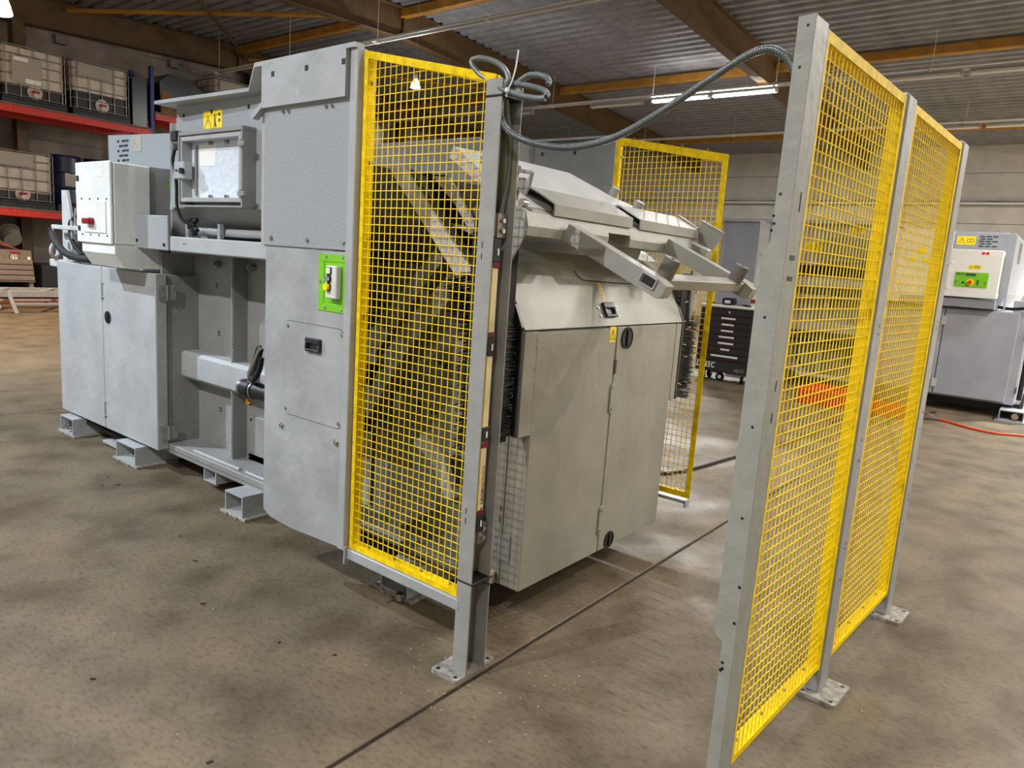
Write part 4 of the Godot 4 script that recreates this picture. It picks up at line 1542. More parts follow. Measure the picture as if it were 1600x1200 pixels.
func press_panel(t: Node3D) -> void:
	# tall side panel next to the guard: lower sheet, upper sheet, fascia, green control recess
	var z := PANEL_Z
	var m := MB.new()
	m.prism(P2([-2.985, 0.325, -2.93, 0.300, -2.75, 0.290, -2.41, 0.305, -2.41, 1.592, -2.985, 1.592]), z - 0.02, z)
	var lo := part(t, "lower_sheet", m, M.panel)
	m = MB.new()
	m.box(Vector3(-3.01, 1.596, z - 0.02), Vector3(-2.41, 2.384, z), 0.004)
	var up := part(t, "upper_sheet", m, M.galv)
	m = MB.new()
	m.box(Vector3(-2.41, 0.300, z - 0.045), Vector3(-2.362, 2.385, z + 0.006), 0.004)
	part(t, "corner_post", m, M.grey)
	m = MB.new()
	m.prism(P2([-3.0, 2.197, -2.418, 2.201, -2.418, 2.383, -3.0, 2.383]), z, z + 0.022)
	m.prism(P2([-3.002, 2.198, -3.0, 2.222, -3.075, 2.185, -3.10, 2.165, -3.07, 2.155]), z - 0.01, z + 0.022)
	var fa := part(t, "fascia", m, M.grey)
	m = MB.new()
	for x in [-2.914, -2.672, -2.431]:
		m.prism(rounded(x - 0.011, 2.322, x + 0.011, 2.344, 0.003), z + 0.021, z + 0.0235)
	part(fa, "square_hole", m, M.ink)
	m = MB.new()
	for x in [-2.944, -2.674, -2.43]:
		bolt(m, Vector3(x, 1.63, z), Vector3(0, 0, 1))
	for x in [-2.86, -2.82, -2.56, -2.52]:
		bolt(m, Vector3(x, 2.175, z), Vector3(0, 0, 1), 0.006, 0.008)
	part(up, "bolt", m, M.chrome)
	m = MB.new()
	for p in [[-2.839, 0.772], [-2.436, 0.775]]:
		bolt(m, Vector3(p[0], p[1], z), Vector3(0, 0, 1), 0.01, 0.012)
	part(lo, "bolt", m, M.chrome)
	# bolted hatch with a black pull handle
	m = MB.new()
	m.prism(rounded(-2.823, 0.838, -2.411, 1.268, 0.025), z, z + 0.0025)
	var ht := part(lo, "hatch", m, M.panel)
	m = MB.new()
	var rim := rounded(-2.823, 0.838, -2.411, 1.268, 0.025)
	for i in rim.size():
		var a := rim[i]
		var b := rim[(i + 1) % rim.size()]
		m.bar(Vector3(a.x, a.y, z), Vector3(b.x, b.y, z), 0.004, 0.003, 0.0, Vector3(0, 0, 1))
	part(ht, "seam", m, M.dark)
	m = MB.new()
	for p in [[-2.80, 1.245], [-2.42, 1.245], [-2.81, 0.86], [-2.425, 0.86]]:
		bolt(m, Vector3(p[0], p[1], z + 0.002), Vector3(0, 0, 1), 0.007, 0.005)
	part(ht, "bolt", m, M.chrome)
	pull_handle(ht, facing_z(Vector3(-2.604, 1.18, z + 0.002)), 0.105, 0.062)
	# green recess with push buttons: rim, tray, box
	m = MB.new()
	var gx0 := -2.584
	var gx1 := -2.405
	var gy0 := 1.337
	var gy1 := 1.579
	m.box(Vector3(gx0, gy1 - 0.032, z), Vector3(gx1, gy1, z + 0.004), 0.001)
	m.box(Vector3(gx0, gy0, z), Vector3(gx1, gy0 + 0.032, z + 0.004), 0.001)
	m.box(Vector3(gx0, gy0 + 0.032, z), Vector3(gx0 + 0.036, gy1 - 0.032, z + 0.004))
	m.box(Vector3(gx0 + 0.036, gy0 + 0.032, z), Vector3(gx1, gy1 - 0.032, z + 0.0012))
	var gr := part(lo, "control_recess", m, M.green, "bright green rim around the push buttons")
	m = MB.new()
	for p in [[gx0 + 0.05, gy1 - 0.012], [gx1 - 0.02, gy1 - 0.012], [gx0 + 0.05, gy0 + 0.012], [gx1 - 0.02, gy0 + 0.012], [gx0 + 0.012, 1.46]]:
		bolt(m, Vector3(p[0], p[1], z + 0.004), Vector3(0, 0, 1), 0.005, 0.004)
	part(gr, "bolt", m, M.chrome)
	m = MB.new()
	m.box(Vector3(-2.500, 1.395, z + 0.001), Vector3(-2.43, 1.532, z + 0.032), 0.004)
	m.cyl(Vector3(-2.506, 1.492, z + 0.015), Vector3(-2.495, 1.492, z + 0.015), 0.004, 8)
	part(gr, "button_box", m, M.enclosure)
	m = MB.new()
	m.box(Vector3(-2.488, 1.498, z + 0.032), Vector3(-2.464, 1.522, z + 0.040), 0.002)
	part(gr, "square_button", m, M.label_white)
	m = MB.new()
	m.box(Vector3(-2.491, 1.494, z + 0.032), Vector3(-2.458, 1.525, z + 0.034), 0.001)
	m.cyl(Vector3(-2.476, 1.478, z + 0.032), Vector3(-2.476, 1.478, z + 0.038), 0.017, 16)
	m.cyl(Vector3(-2.478, 1.443, z + 0.032), Vector3(-2.478, 1.443, z + 0.037), 0.018, 16)
	part(gr, "button_collar", m, M.ink)
	m = MB.new()
	m.cyl(Vector3(-2.476, 1.478, z + 0.036), Vector3(-2.476, 1.478, z + 0.048), 0.013, 16)
	part(gr, "grey_button", m, M.chrome)
	m = MB.new()
	m.cyl(Vector3(-2.478, 1.443, z + 0.036), Vector3(-2.478, 1.443, z + 0.050), 0.015, 16)
	part(gr, "yellow_button", m, M.button_yellow, "round yellow push button")
	# matching panel on the far side
	m = MB.new()
	m.box(Vector3(-3.05, 0.26, FAR_Z - 0.02), Vector3(-2.42, 2.405, FAR_Z), 0.004)
	m.prism(P2([-3.05, FAR_Z, -3.50, -3.72, -3.52, -3.74, -3.05, FAR_Z - 0.02]), 1.5, 2.405, ALONG_Y)
	m.box(Vector3(-3.05, 2.395, FAR_Z), Vector3(-2.42, 2.41, FAR_Z + 0.03), 0.002)
	var fp := part(t, "far_side_panel", m, M.hull)
	m = MB.new()
	for x in [-3.10, -2.98, -2.72]:
		m.prism(rounded(x - 0.011, 2.31, x + 0.011, 2.332, 0.003), FAR_Z + 0.0, FAR_Z + 0.0025)
	part(fp, "square_hole", m, M.ink)


func press_end(t: Node3D) -> void:
	# the rounded end of the press with two doors
	var xf := -1.75
	var zl := -2.405
	var zr := -3.72
	var m := MB.new()
	m.box(Vector3(-2.75, 0.17, -3.70), Vector3(-1.865, 1.30, -2.425), 0.003)
	part(t, "end_body", m, M.hull)
	# doors: left one boxed back at its edge, right one flat
	m = MB.new()
	m.box(Vector3(-1.862, 0.160, -3.062), Vector3(xf, 1.318, zl), 0.006)
	var dl := part(t, "left_door", m, M.front)
	m = MB.new()
	m.box(Vector3(-1.80, 0.875, zl - 0.01), Vector3(xf - 0.001, 1.322, -2.322), 0.004)
	part(dl, "flange", m, M.front)
	m = MB.new()
	for y in [0.93, 1.10, 1.16, 1.25, 1.29]:
		m.cyl(Vector3(xf - 0.002, y, -2.41), Vector3(xf + 0.002, y, -2.41), 0.005, 6)
	part(dl, "rivet", m, M.plate)
	m = MB.new()
	m.box(Vector3(-1.80, 0.160, zr), Vector3(xf, 1.322, -3.068), 0.006)
	m.box(Vector3(-1.80, 0.885, -3.785), Vector3(xf - 0.001, 1.322, zr), 0.004)
	var drr := part(t, "right_door", m, M.front)
	turn_latch(drr, facing_x(Vector3(xf, 1.265, -3.163)), 0.052)
	turn_latch(drr, facing_x(Vector3(xf, 0.203, -3.172)), 0.042)
	m = MB.new()
	m.box(Vector3(xf - 0.004, 1.09, -3.083), Vector3(xf + 0.002, 1.16, -3.060))
	part(drr, "seam_gap", m, M.ink)
	for y in [0.97, 0.335]:
		m = MB.new()
		m.prism(rounded(3.045, y - 0.075, 3.083, y + 0.075, 0.014), xf, xf + 0.008, Transform3D(Basis(Vector3(0, 0, -1), Vector3(0, 1, 0), Vector3(1, 0, 0)), Vector3.ZERO))
		for q in [-0.055, 0.055]:
			m.cyl(Vector3(xf, y + q, -3.064), Vector3(xf + 0.012, y + q, -3.064), 0.008, 8)
		part(t, "strap_hinge", m, M.front)
	hinge(t, facing_z(Vector3(-1.864, 0.345, zl + 0.001)), 0.055, 0.12)
	sticker(dl, facing_x(Vector3(xf, 1.287, -3.022)), 0.062, 0.075, "single")
	# sloping and rounded lid above the doors
	m = MB.new()
	var prof := [[-1.752, 1.330], [-1.785, 1.400], [-1.83, 1.490], [-1.862, 1.552], [-1.90, 1.605], [-1.95, 1.655], [-2.02, 1.70], [-2.12, 1.735], [-2.5, 1.78]]
	for i in prof.size() - 1:
		var a: Array = prof[i]
		var b: Array = prof[i + 1]
		m.quad(Vector3(a[0], a[1], -2.322), Vector3(a[0], a[1], -3.79), Vector3(b[0], b[1], -3.79), Vector3(b[0], b[1], -2.322))
		m.quad(Vector3(a[0] - 0.015, a[1] - 0.012, -3.79), Vector3(a[0] - 0.015, a[1] - 0.012, -2.322), Vector3(b[0] - 0.015, b[1] - 0.012, -2.322), Vector3(b[0] - 0.015, b[1] - 0.012, -3.79))
		for zz in [-2.322, -3.79]:
			var q := [Vector3(a[0], a[1], zz), Vector3(b[0], b[1], zz), Vector3(b[0] - 0.015, b[1] - 0.012, zz), Vector3(a[0] - 0.015, a[1] - 0.012, zz)]
			if zz > -3:
				m.quad(q[0], q[1], q[2], q[3])
			else:
				m.quad(q[3], q[2], q[1], q[0])
	var lid := part(t, "curved_lid", m, M.front)
	var slope := Vector3(-0.078, 0.160, 0).normalized()
	var lt := Transform3D(Basis(Vector3(0, 0, -1), slope, Vector3(0, 0, -1).cross(slope)), Vector3(-1.786, 1.400, -3.02))
	pull_handle(lid, lt, 0.10, 0.075)
	sticker(lid, lt * Transform3D(Basis(), Vector3(-0.012, 0.095, 0.0)), 0.028, 0.09, "strip")
	m = MB.new()
	for s in [-1.0, 1.0]:
		for q in [0.012, -0.028]:
			bolt(m, lt * Vector3(s * 0.085, q, 0), lt.basis.z, 0.006, 0.005)
	part(lid, "bolt", m, M.steel)
	m = MB.new()
	var seam := []
	for p in [[-0.55, 0.235], [-0.53, 0.205], [-0.49, 0.188], [-0.2, 0.180], [0.12, 0.180]]:
		var w := lt * Vector3(p[0] + 0.35, p[1] - 0.035, 0.0)
		seam.append_array([w.x + 0.004, w.y, w.z])
	m.tube(P3(seam), 0.0022, 5)
	part(lid, "seam", m, M.dark)
	# brush strips along both edges
	for side in [0, 1]:
		var ze: float = [-2.322, -3.79][side]
		var dir: float = [1.0, -1.0][side]
		var reach: float = [0.34, 0.24][side]
		var edge := [[-1.752, 0.885], [-1.752, 1.1], [-1.752, 1.330], [-1.80, 1.43], [-1.862, 1.552]]
		m = MB.new()
		for i in edge.size() - 1:
			m.bar(Vector3(edge[i][0] - 0.012, edge[i][1], ze + 0.012 * dir), Vector3(edge[i + 1][0] - 0.012, edge[i + 1][1], ze + 0.012 * dir), 0.028, 0.024, 0.004, Vector3(0, 0, 1))
		var hold := part(t, "brush_holder", m, M.cart)
		m = MB.new()
		for i in edge.size() - 1:
			var a := Vector2(edge[i][0], edge[i][1])
			var b := Vector2(edge[i + 1][0], edge[i + 1][1])
			var n := int((b - a).length() * [520, 700][side])
			for k in n:
				var p := a.lerp(b, (k + rng.randf()) / n)
				var l := reach * rng.randf_range(0.86, 1.02)
				var s := Vector3(p.x - 0.02 - rng.randf() * 0.012, p.y, ze + 0.02 * dir)
				var e := s + Vector3(rng.randf_range(-0.012, 0.012), -0.02 + rng.randf_range(-0.016, 0.01), dir * l)
				m.tube(PackedVector3Array([s, (s + e) * 0.5 + Vector3(0, 0.006, 0), e]), 0.0021, 3, false, false)
		var br := part(t, "brush_bristles", m, M.bristle)
		br.set_meta("kind", "stuff")
		m = MB.new()
		if side == 0:
			m.box(Vector3(-1.80, 0.86, ze + 0.03), Vector3(-1.79, 1.70, ze + 0.30))
		else:
			m.prism(P2([ze - 0.02, 0.93, ze - 0.20, 0.93, ze - 0.20, 1.33, ze - 0.14, 1.60, ze - 0.02, 1.60]), -1.785, -1.79, ALONG_X)
		part(hold, "backing_strip", m, M.rubber)
		if side == 1:
			m = MB.new()
			m.prism(P2([-3.93, 1.32, -4.03, 1.48, -4.03, 1.62, -3.90, 1.62]), -1.785, -1.775, ALONG_X)
			m.box(Vector3(-1.79, 0.93, -4.01), Vector3(-1.775, 1.33, -3.992), 0.002)
			var gs := part(hold, "corner_gusset", m, M.fork)
			m = MB.new()
			for y in [1.50, 1.57]:
				bolt(m, Vector3(-1.775, y, -3.985), Vector3(1, 0, 0), 0.008, 0.006)
			part(gs, "bolt", m, M.brass)
			m = MB.new()
			for q in 12:
				var y: float = [1.33, 1.44, 1.29, 1.28, 0.97, 1.2, 1.12][q % 7] + rng.randf_range(-0.006, 0.006)
				var zz := -3.82 - rng.randf() * 0.12
				m.tube(PackedVector3Array([Vector3(-1.772, y, zz), Vector3(-1.768 + rng.randf() * 0.006, y + rng.randf_range(-0.01, 0.01), zz - 0.03)]), 0.0022, 4)
			var ch := part(t, "paper_shreds", m, M.cream)
			ch.set_meta("kind", "stuff")
	# narrow post between brush and doors, at floor end of the guard
	m = MB.new()
	m.box(Vector3(-1.93, 0.16, -2.44), Vector3(-1.868, 0.90, -2.409), 0.003)
	for y in [0.47, 0.52]:
		m.cyl(Vector3(-1.885, y, -2.41), Vector3(-1.885, y, -2.398), 0.009, 10)
	part(t, "hinge_post", m, M.front)
	m = MB.new()
	m.cyl(Vector3(-1.91, 0.17, -2.38), Vector3(-1.91, 0.215, -2.38), 0.034, 14)
	part(t, "bump_stop", m, M.cream)


func press_inside(t: Node3D) -> void:
	# what shows through the near guard: side plate, lifting arms, black sheet, slide edge
	var m := MB.new()
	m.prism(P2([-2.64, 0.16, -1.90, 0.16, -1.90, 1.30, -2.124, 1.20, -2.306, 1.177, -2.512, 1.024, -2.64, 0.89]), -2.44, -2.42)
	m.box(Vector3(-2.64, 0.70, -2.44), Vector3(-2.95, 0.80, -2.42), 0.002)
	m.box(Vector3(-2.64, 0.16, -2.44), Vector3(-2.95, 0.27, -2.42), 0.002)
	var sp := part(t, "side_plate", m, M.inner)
	m = MB.new()
	m.prism(circle(-2.16, 0.62, 0.075, 20), -2.421, -2.4175)
	part(sp, "round_opening", m, M.ink)
	m = MB.new()
	m.prism(P2([-2.43, 0.70, -2.30, 0.64, -2.20, 0.48, -2.14, 0.50, -2.24, 0.70, -2.36, 0.77]), -2.42, -2.385)
	part(sp, "lever", m, M.fork)
	m = MB.new()
	for p in [[-2.436, 0.888], [-2.33, 0.872], [-2.05, 0.84], [-2.10, 0.98], [-2.30, 1.12], [-2.26, 1.10]]:
		m.cyl(Vector3(p[0], p[1], -2.42), Vector3(p[0], p[1], -2.408), 0.015, 12)
	part(sp, "bolt", m, M.ink)
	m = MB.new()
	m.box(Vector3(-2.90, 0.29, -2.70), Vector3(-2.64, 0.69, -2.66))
	part(sp, "recess_shade", m, M.black)  # black sheet painted for the shade inside the recess
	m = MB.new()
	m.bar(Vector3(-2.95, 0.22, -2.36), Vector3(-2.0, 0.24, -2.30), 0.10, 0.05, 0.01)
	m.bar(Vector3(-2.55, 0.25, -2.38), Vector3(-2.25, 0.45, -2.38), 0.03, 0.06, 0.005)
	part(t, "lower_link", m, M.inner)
	# two slanting arms of the lifting gear, the upper one slotted
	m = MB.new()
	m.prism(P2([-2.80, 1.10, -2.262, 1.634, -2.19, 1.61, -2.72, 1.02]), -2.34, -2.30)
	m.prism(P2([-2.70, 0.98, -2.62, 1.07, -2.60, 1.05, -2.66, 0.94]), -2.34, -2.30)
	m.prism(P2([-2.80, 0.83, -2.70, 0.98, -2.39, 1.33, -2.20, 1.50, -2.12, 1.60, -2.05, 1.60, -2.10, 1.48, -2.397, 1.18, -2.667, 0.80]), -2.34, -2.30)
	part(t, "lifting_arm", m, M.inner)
	for p in [[-2.62, 1.10], [-2.30, 1.42]]:
		m = MB.new()
		m.cyl(Vector3(p[0], p[1], -2.32), Vector3(p[0], p[1], -2.28), 0.03, 14)
		part(t, "pivot_pin", m, M.steel)
	# flat black sheet across the opening of the pressing chamber
	m = MB.new()
	m.box(Vector3(-2.92, 0.80, -3.70), Vector3(-2.90, 2.03, -2.25))
	part(t, "black_sheet", m, M.rubber)
	m = MB.new()
	m.box(Vector3(-2.89, 0.9, -2.9), Vector3(-2.88, 1.55, -2.35))
	m.box(Vector3(-2.895, 1.25, -2.86), Vector3(-2.87, 1.30, -2.35), 0.004)
	part(t, "chamber_door", m, M.cart)
	# slanting slide with white edges and bristles between them
	m = MB.new()
	m.prism(P2([-2.548, 1.978, -2.438, 1.968, -1.965, 1.509, -1.975, 1.416, -2.044, 1.464]), -2.285, -2.268)
	part(t, "slide_edge", m, M.white, "white slanting edge of the slide")
	m = MB.new()
	m.prism(P2([-2.43, 1.972, -2.405, 1.970, -1.96, 1.55, -1.965, 1.525]), -2.290, -2.272)
	part(t, "edge_trim", m, M.cart)
	m = MB.new()
	m.prism(P2([-2.56, 1.97, -2.45, 1.96, -1.98, 1.43, -2.06, 1.43]), -3.70, -2.29)
	part(t, "slide", m, M.rubber)
	m = MB.new()
	m.prism(P2([-2.48, 1.97, -2.38, 1.97, -2.22, 1.80, -2.20, 1.62, -2.27, 1.66]), -2.47, -2.44)
	part(t, "bristle_backing", m, M.rubber)
	m = MB.new()
	for i in 260:
		var s := rng.randf()
		var p := Vector2(-2.50, 1.97).lerp(Vector2(-2.22, 1.64), s)
		var l := rng.randf_range(0.10, 0.20)
		var st := Vector3(p.x, p.y, -2.43 + rng.randf() * 0.03)
		m.tube(PackedVector3Array([st, st + Vector3(l * 0.5, 0.004, 0), st + Vector3(l, -0.01 + rng.randf_range(-0.02, 0.02), 0)]), 0.0022, 3, false, false)
	var bb := part(t, "brush_bristles", m, M.bristle)
	bb.set_meta("kind", "stuff")
	m = MB.new()
	m.prism(P2([-2.40, 1.96, -2.30, 1.95, -2.13, 1.75, -2.14, 1.70, -2.25, 1.83]), -2.42, -2.40)
	part(t, "curved_shield", m, M.white)
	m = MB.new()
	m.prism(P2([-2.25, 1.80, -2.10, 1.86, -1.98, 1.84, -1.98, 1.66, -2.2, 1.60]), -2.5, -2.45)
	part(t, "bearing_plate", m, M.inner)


# ------------------------------------------------------------------ wire mesh panels
# frame and wires of a guard panel; local x runs along the panel, y up, z towards the side the wires are on.
# It reaches from x = 0 to len; its top edge falls from h0 to h1; bottom at y0.
func mesh_panel(parent: Node3D, t: Transform3D, len: float, y0: float, h0: float, h1: float, depth: float, pitch_x := 0.032, pitch_y := 0.033, wire := 0.0019, called := "mesh_panel", face := 0.022) -> void:
	var m := MB.new()
	var th := 0.003
	# outer face legs
	var hb := face * 1.3
	m.prism(P2([0, y0, face, y0, face, h0 + (h1 - h0) * face / len, 0, h0]), -th, 0.0, t)
	m.prism(P2([len - face, y0, len, y0, len, h1, len - face, h1 + (h0 - h1) * face / len]), -th, 0.0, t)
	m.prism(P2([face, y0, len - face, y0, len - face, y0 + face, face, y0 + face]), -th, -0.0004, t)
	m.prism(P2([face, lerpf(h0, h1, face / len) - hb, len - face, lerpf(h1, h0, face / len) - hb, len - face, lerpf(h1, h0, face / len), face, lerpf(h0, h1, face / len)]), -th, -0.0004, t)
	# webs behind them
	m.prism(P2([face - th, y0 + face, face, y0 + face, face, h0 - face, face - th, h0 - face]), -depth, -th - 0.0003, t)
	m.prism(P2([len - face, y0 + face, len - face + th, y0 + face, len - face + th, h1 - face, len - face, h1 - face]), -depth, -th - 0.0003, t)
	m.prism(P2([face, y0 + face - th, len - face, y0 + face - th, len - face, y0 + face, face, y0 + face]), -depth, -th - 0.0003, t)
	m.prism(P2([face, h0 - hb, len - face, h1 - hb, len - face, h1 - hb + th, face, h0 - hb + th]), -depth, -th - 0.0003, t)
	var p := part(parent, called, m, M.yellow, "", false)
	m = MB.new()
	var n := int(round((len - 2 * face) / pitch_x))
	for i in range(1, n):
		var x := face + (len - 2 * face) * i / n
		var top := lerpf(h0, h1, x / len) - face * 0.7
		m.tube(PackedVector3Array([t * Vector3(x, y0 + face * 0.3, -th - wire), t * Vector3(x, top, -th - wire)]), wire, 6)
	var y := y0 + face + pitch_y * 0.7
	while y < maxf(h0, h1) - face:
		var xa := 0.006
		var xb := len - 0.006
		if h0 > h1 and y > h1 - face:
			xb = minf(xb, len * (h0 - face - y) / (h0 - h1))
		if h1 > h0 and y > h0 - face:
			xa = maxf(xa, len * (y - h0 + face) / (h1 - h0))
		if xb - xa > 0.02:
			m.tube(PackedVector3Array([t * Vector3(xa, y, -th - wire * 2.6), t * Vector3(xb, y, -th - wire * 2.6)]), wire, 6)
		y += pitch_y
	var w := part(p, "wire_mesh", m, M.wire)
	w.set_meta("kind", "stuff")
	m = MB.new()
	for i in 7:
		var yb := lerpf(y0 + 0.12, h0 - 0.12, i / 6.0)
		m.cyl(t * Vector3(face + 0.0, yb, -depth * 0.6), t * Vector3(face + 0.010, yb, -depth * 0.6), 0.008, 8)
	for i in 4:
		var xb := lerpf(0.1, len - 0.1, i / 3.0)
		m.cyl(t * Vector3(xb, y0 + face, -depth * 0.6), t * Vector3(xb, y0 + face + 0.006, -depth * 0.6), 0.007, 8)
	part(p, "bolt", m, M.steel)


# a bolted square foot plate with four holes
func foot_plate(parent: Node3D, t: Transform3D, w: float, d: float) -> void:
	var m := MB.new()
	m.prism(rounded(-w / 2, -d / 2, w / 2, d / 2, 0.012), 0.0, 0.014, t * ALONG_Y)
	var p := part(parent, "foot_plate", m, M.plate)
	m = MB.new()
	for a in [-1.0, 1.0]:
		for b in [-1.0, 1.0]:
			m.prism(circle(a * (w / 2 - 0.022), b * (d / 2 - 0.022), 0.008, 12), 0.0135, 0.0146, t * ALONG_Y)
	part(p, "bolt_hole", m, M.ink)


# ------------------------------------------------------------------ guards fixed beside the press
func side_guards() -> void:
	# near guard with its post and light curtain
	var t := thing("mesh_guard", "yellow mesh guard with sloping top beside the tall panel, on the grey light-curtain post", "mesh guard", Vector3(-1.7, 0, -1.98))
	mesh_panel(t, Transform3D(Basis(), Vector3(-2.358, 0, -1.952)), 0.684, 0.31, 2.378, 2.222, 0.045)
	var m := MB.new()
	m.box(Vector3(-2.36, 0.262, -1.975), Vector3(-1.69, 0.308, -1.94), 0.003)
	m.box(Vector3(-2.362, 0.24, -1.95), Vector3(-2.355, 0.32, -1.925), 0.001)
	part(t, "bottom_rail", m, M.grey)
	m = MB.new()
	m.prism(P2([-1.722, 2.09, -1.66, 2.09, -1.66, 2.205, -1.675, 2.222, -1.722, 2.222]), -1.975, -1.962)
	part(t, "corner_plate", m, M.yellow)
	m = MB.new()
	m.box(Vector3(-1.706, 0.012, -1.948), Vector3(-1.634, 2.205, -1.942), 0.001)
	m.box(Vector3(-1.7055, 0.012, -2.050), Vector3(-1.700, 2.205, -1.948))
	m.box(Vector3(-1.706, 0.012, -2.052), Vector3(-1.630, 2.20, -2.046), 0.001)
	var post := part(t, "post", m, M.post)
	foot_plate(t, Transform3D(Basis(), Vector3(-1.702, 0.0, -2.005)), 0.135, 0.235)
	m = MB.new()
	for y in [1.60, 1.64, 0.62, 0.66]:
		m.box(Vector3(-1.683, y, -1.944), Vector3(-1.679, y + 0.022, -1.9414))
	part(post, "slot", m, M.ink)
	for y in [0.385, 2.145]:
		m = MB.new()
		m.box(Vector3(-1.708, y, -2.06), Vector3(-1.628, y + 0.008, -1.939), 0.002)
		m.bar(Vector3(-1.632, y + 0.004, -1.985), Vector3(-1.625, y - 0.025 if y < 1.0 else y + 0.01, -2.05), 0.004, 0.006)
		part(t, "black_tie", m, M.ink)
	# light curtain in the channel
	var lc := MB.new()
	var x := -1.668
	lc.box(Vector3(x - 0.02, 0.60, -2.0), Vector3(x + 0.022, 1.60, -1.965), 0.004)
	var cur := part(t, "light_curtain", lc, M.cream)
	m = MB.new()
	m.box(Vector3(x + 0.016, 0.60, -1.968), Vector3(x + 0.024, 1.575, -1.962), 0.001)
	part(cur, "yellow_edge", m, M.sticker)
	m = MB.new()
	for q in [[1.593, 1.675], [1.257, 1.332], [0.937, 0.995], [0.585, 0.66]]:
		m.box(Vector3(x - 0.022, q[0], -2.003), Vector3(x + 0.025, q[1], -1.960), 0.003)
	part(cur, "black_band", m, M.ink)
	m = MB.new()
	for q in [[1.573, 1.594], [1.330, 1.345], [0.914, 0.938], [0.655, 0.675]]:
		m.box(Vector3(x - 0.0215, q[0], -2.002), Vector3(x + 0.0245, q[1], -1.961), 0.002)
	part(cur, "red_band", m, M.wine)
	var side := Transform3D(Basis(Vector3.UP, Vector3(0, 0, 1), Vector3(1, 0, 0)), Vector3(x + 0.0222, 0.76, -1.985))
	var word := Transform3D(Basis(Vector3(0, 1, 0), Vector3(0, 0, 1), Vector3(1, 0, 0)), Vector3(x + 0.0222, 0.725, -1.986))
	lettering(cur, "Leuze", 0.016, M.ink, word)
	lettering(cur, "electronic", 0.016, M.red, word * Transform3D(Basis(), Vector3(0.075, 0, 0)), "Droid Sans", false)
	m = MB.new()
	m.prism(P2([0, -0.006, 0.012, 0, 0, 0.006]), 0.0, 0.0008, word * Transform3D(Basis(), Vector3(-0.05, 0, 0)))
	part(cur, "red_mark", m, M.red)
	for q in [1.63, 1.29, 0.965, 0.62]:
		m = MB.new()
		m.box(Vector3(x + 0.0245, q - 0.012, -1.992), Vector3(x + 0.0255, q + 0.012, -1.984))
		part(cur, "band_print", m, M.label_white)
	for y in [1.68, 0.53]:
		m = MB.new()
		m.box(Vector3(-1.700, y, -2.035), Vector3(-1.66, y + 0.085, -1.985), 0.003)
		m.box(Vector3(-1.662, y, -2.04), Vector3(-1.656, y + 0.085, -1.99), 0.001)
		var bk := part(cur, "bracket", m, M.steel)
		m = MB.new()
		for q in [0.025, 0.06]:
			m.cyl(Vector3(-1.657, y + q, -2.015), Vector3(-1.646, y + q, -2.015), 0.009, 8)
		part(bk, "bolt", m, M.chrome)
	m = MB.new()
	m.tube(smooth([-1.68, 1.70, -2.02, -1.675, 1.80, -2.035, -1.665, 1.88, -2.042, -1.665, 2.0, -2.045, -1.67, 2.10, -2.02, -1.655, 2.15, -1.99]), 0.011, 8)
	part(cur, "cable_tube", m, M.conduit)
	# far guard
	var f := thing("mesh_guard", "yellow wire mesh guard on the far side of the press, behind the raised loading fork", "mesh guard", Vector3(-2.05, 0, FAR_Z))
	mesh_panel(f, Transform3D(Basis(), Vector3(-2.415, 0, FAR_Z)), 0.735, 0.255, 2.405, 2.275, 0.03, 0.0325, 0.0345, 0.0021, "mesh_panel", 0.034)
	m = MB.new()
	m.box(Vector3(-2.41, 0.225, FAR_Z - 0.03), Vector3(-1.69, 0.245, FAR_Z + 0.03), 0.003)
	m.box(Vector3(-1.70, 0.20, FAR_Z - 0.03), Vector3(-1.69, 0.245, FAR_Z + 0.03), 0.002)
	part(f, "bottom_rail", m, M.grey)
	m = MB.new()
	m.rhs(Vector3(-1.735, 0.0, FAR_Z - 0.05), Vector3(-1.735, 2.2, FAR_Z - 0.05), 0.05, 0.07, 0.004, Vector3(0, 0, 1))
	m = MB.new()
	for i in 4:
		m.box(Vector3(-2.3 + 0.16 * i, 2.385 - 0.028 * i, FAR_Z - 0.006), Vector3(-2.285 + 0.16 * i, 2.392 - 0.028 * i, FAR_Z + 0.006), 0.001)
	part(f, "top_clip", m, M.wood)


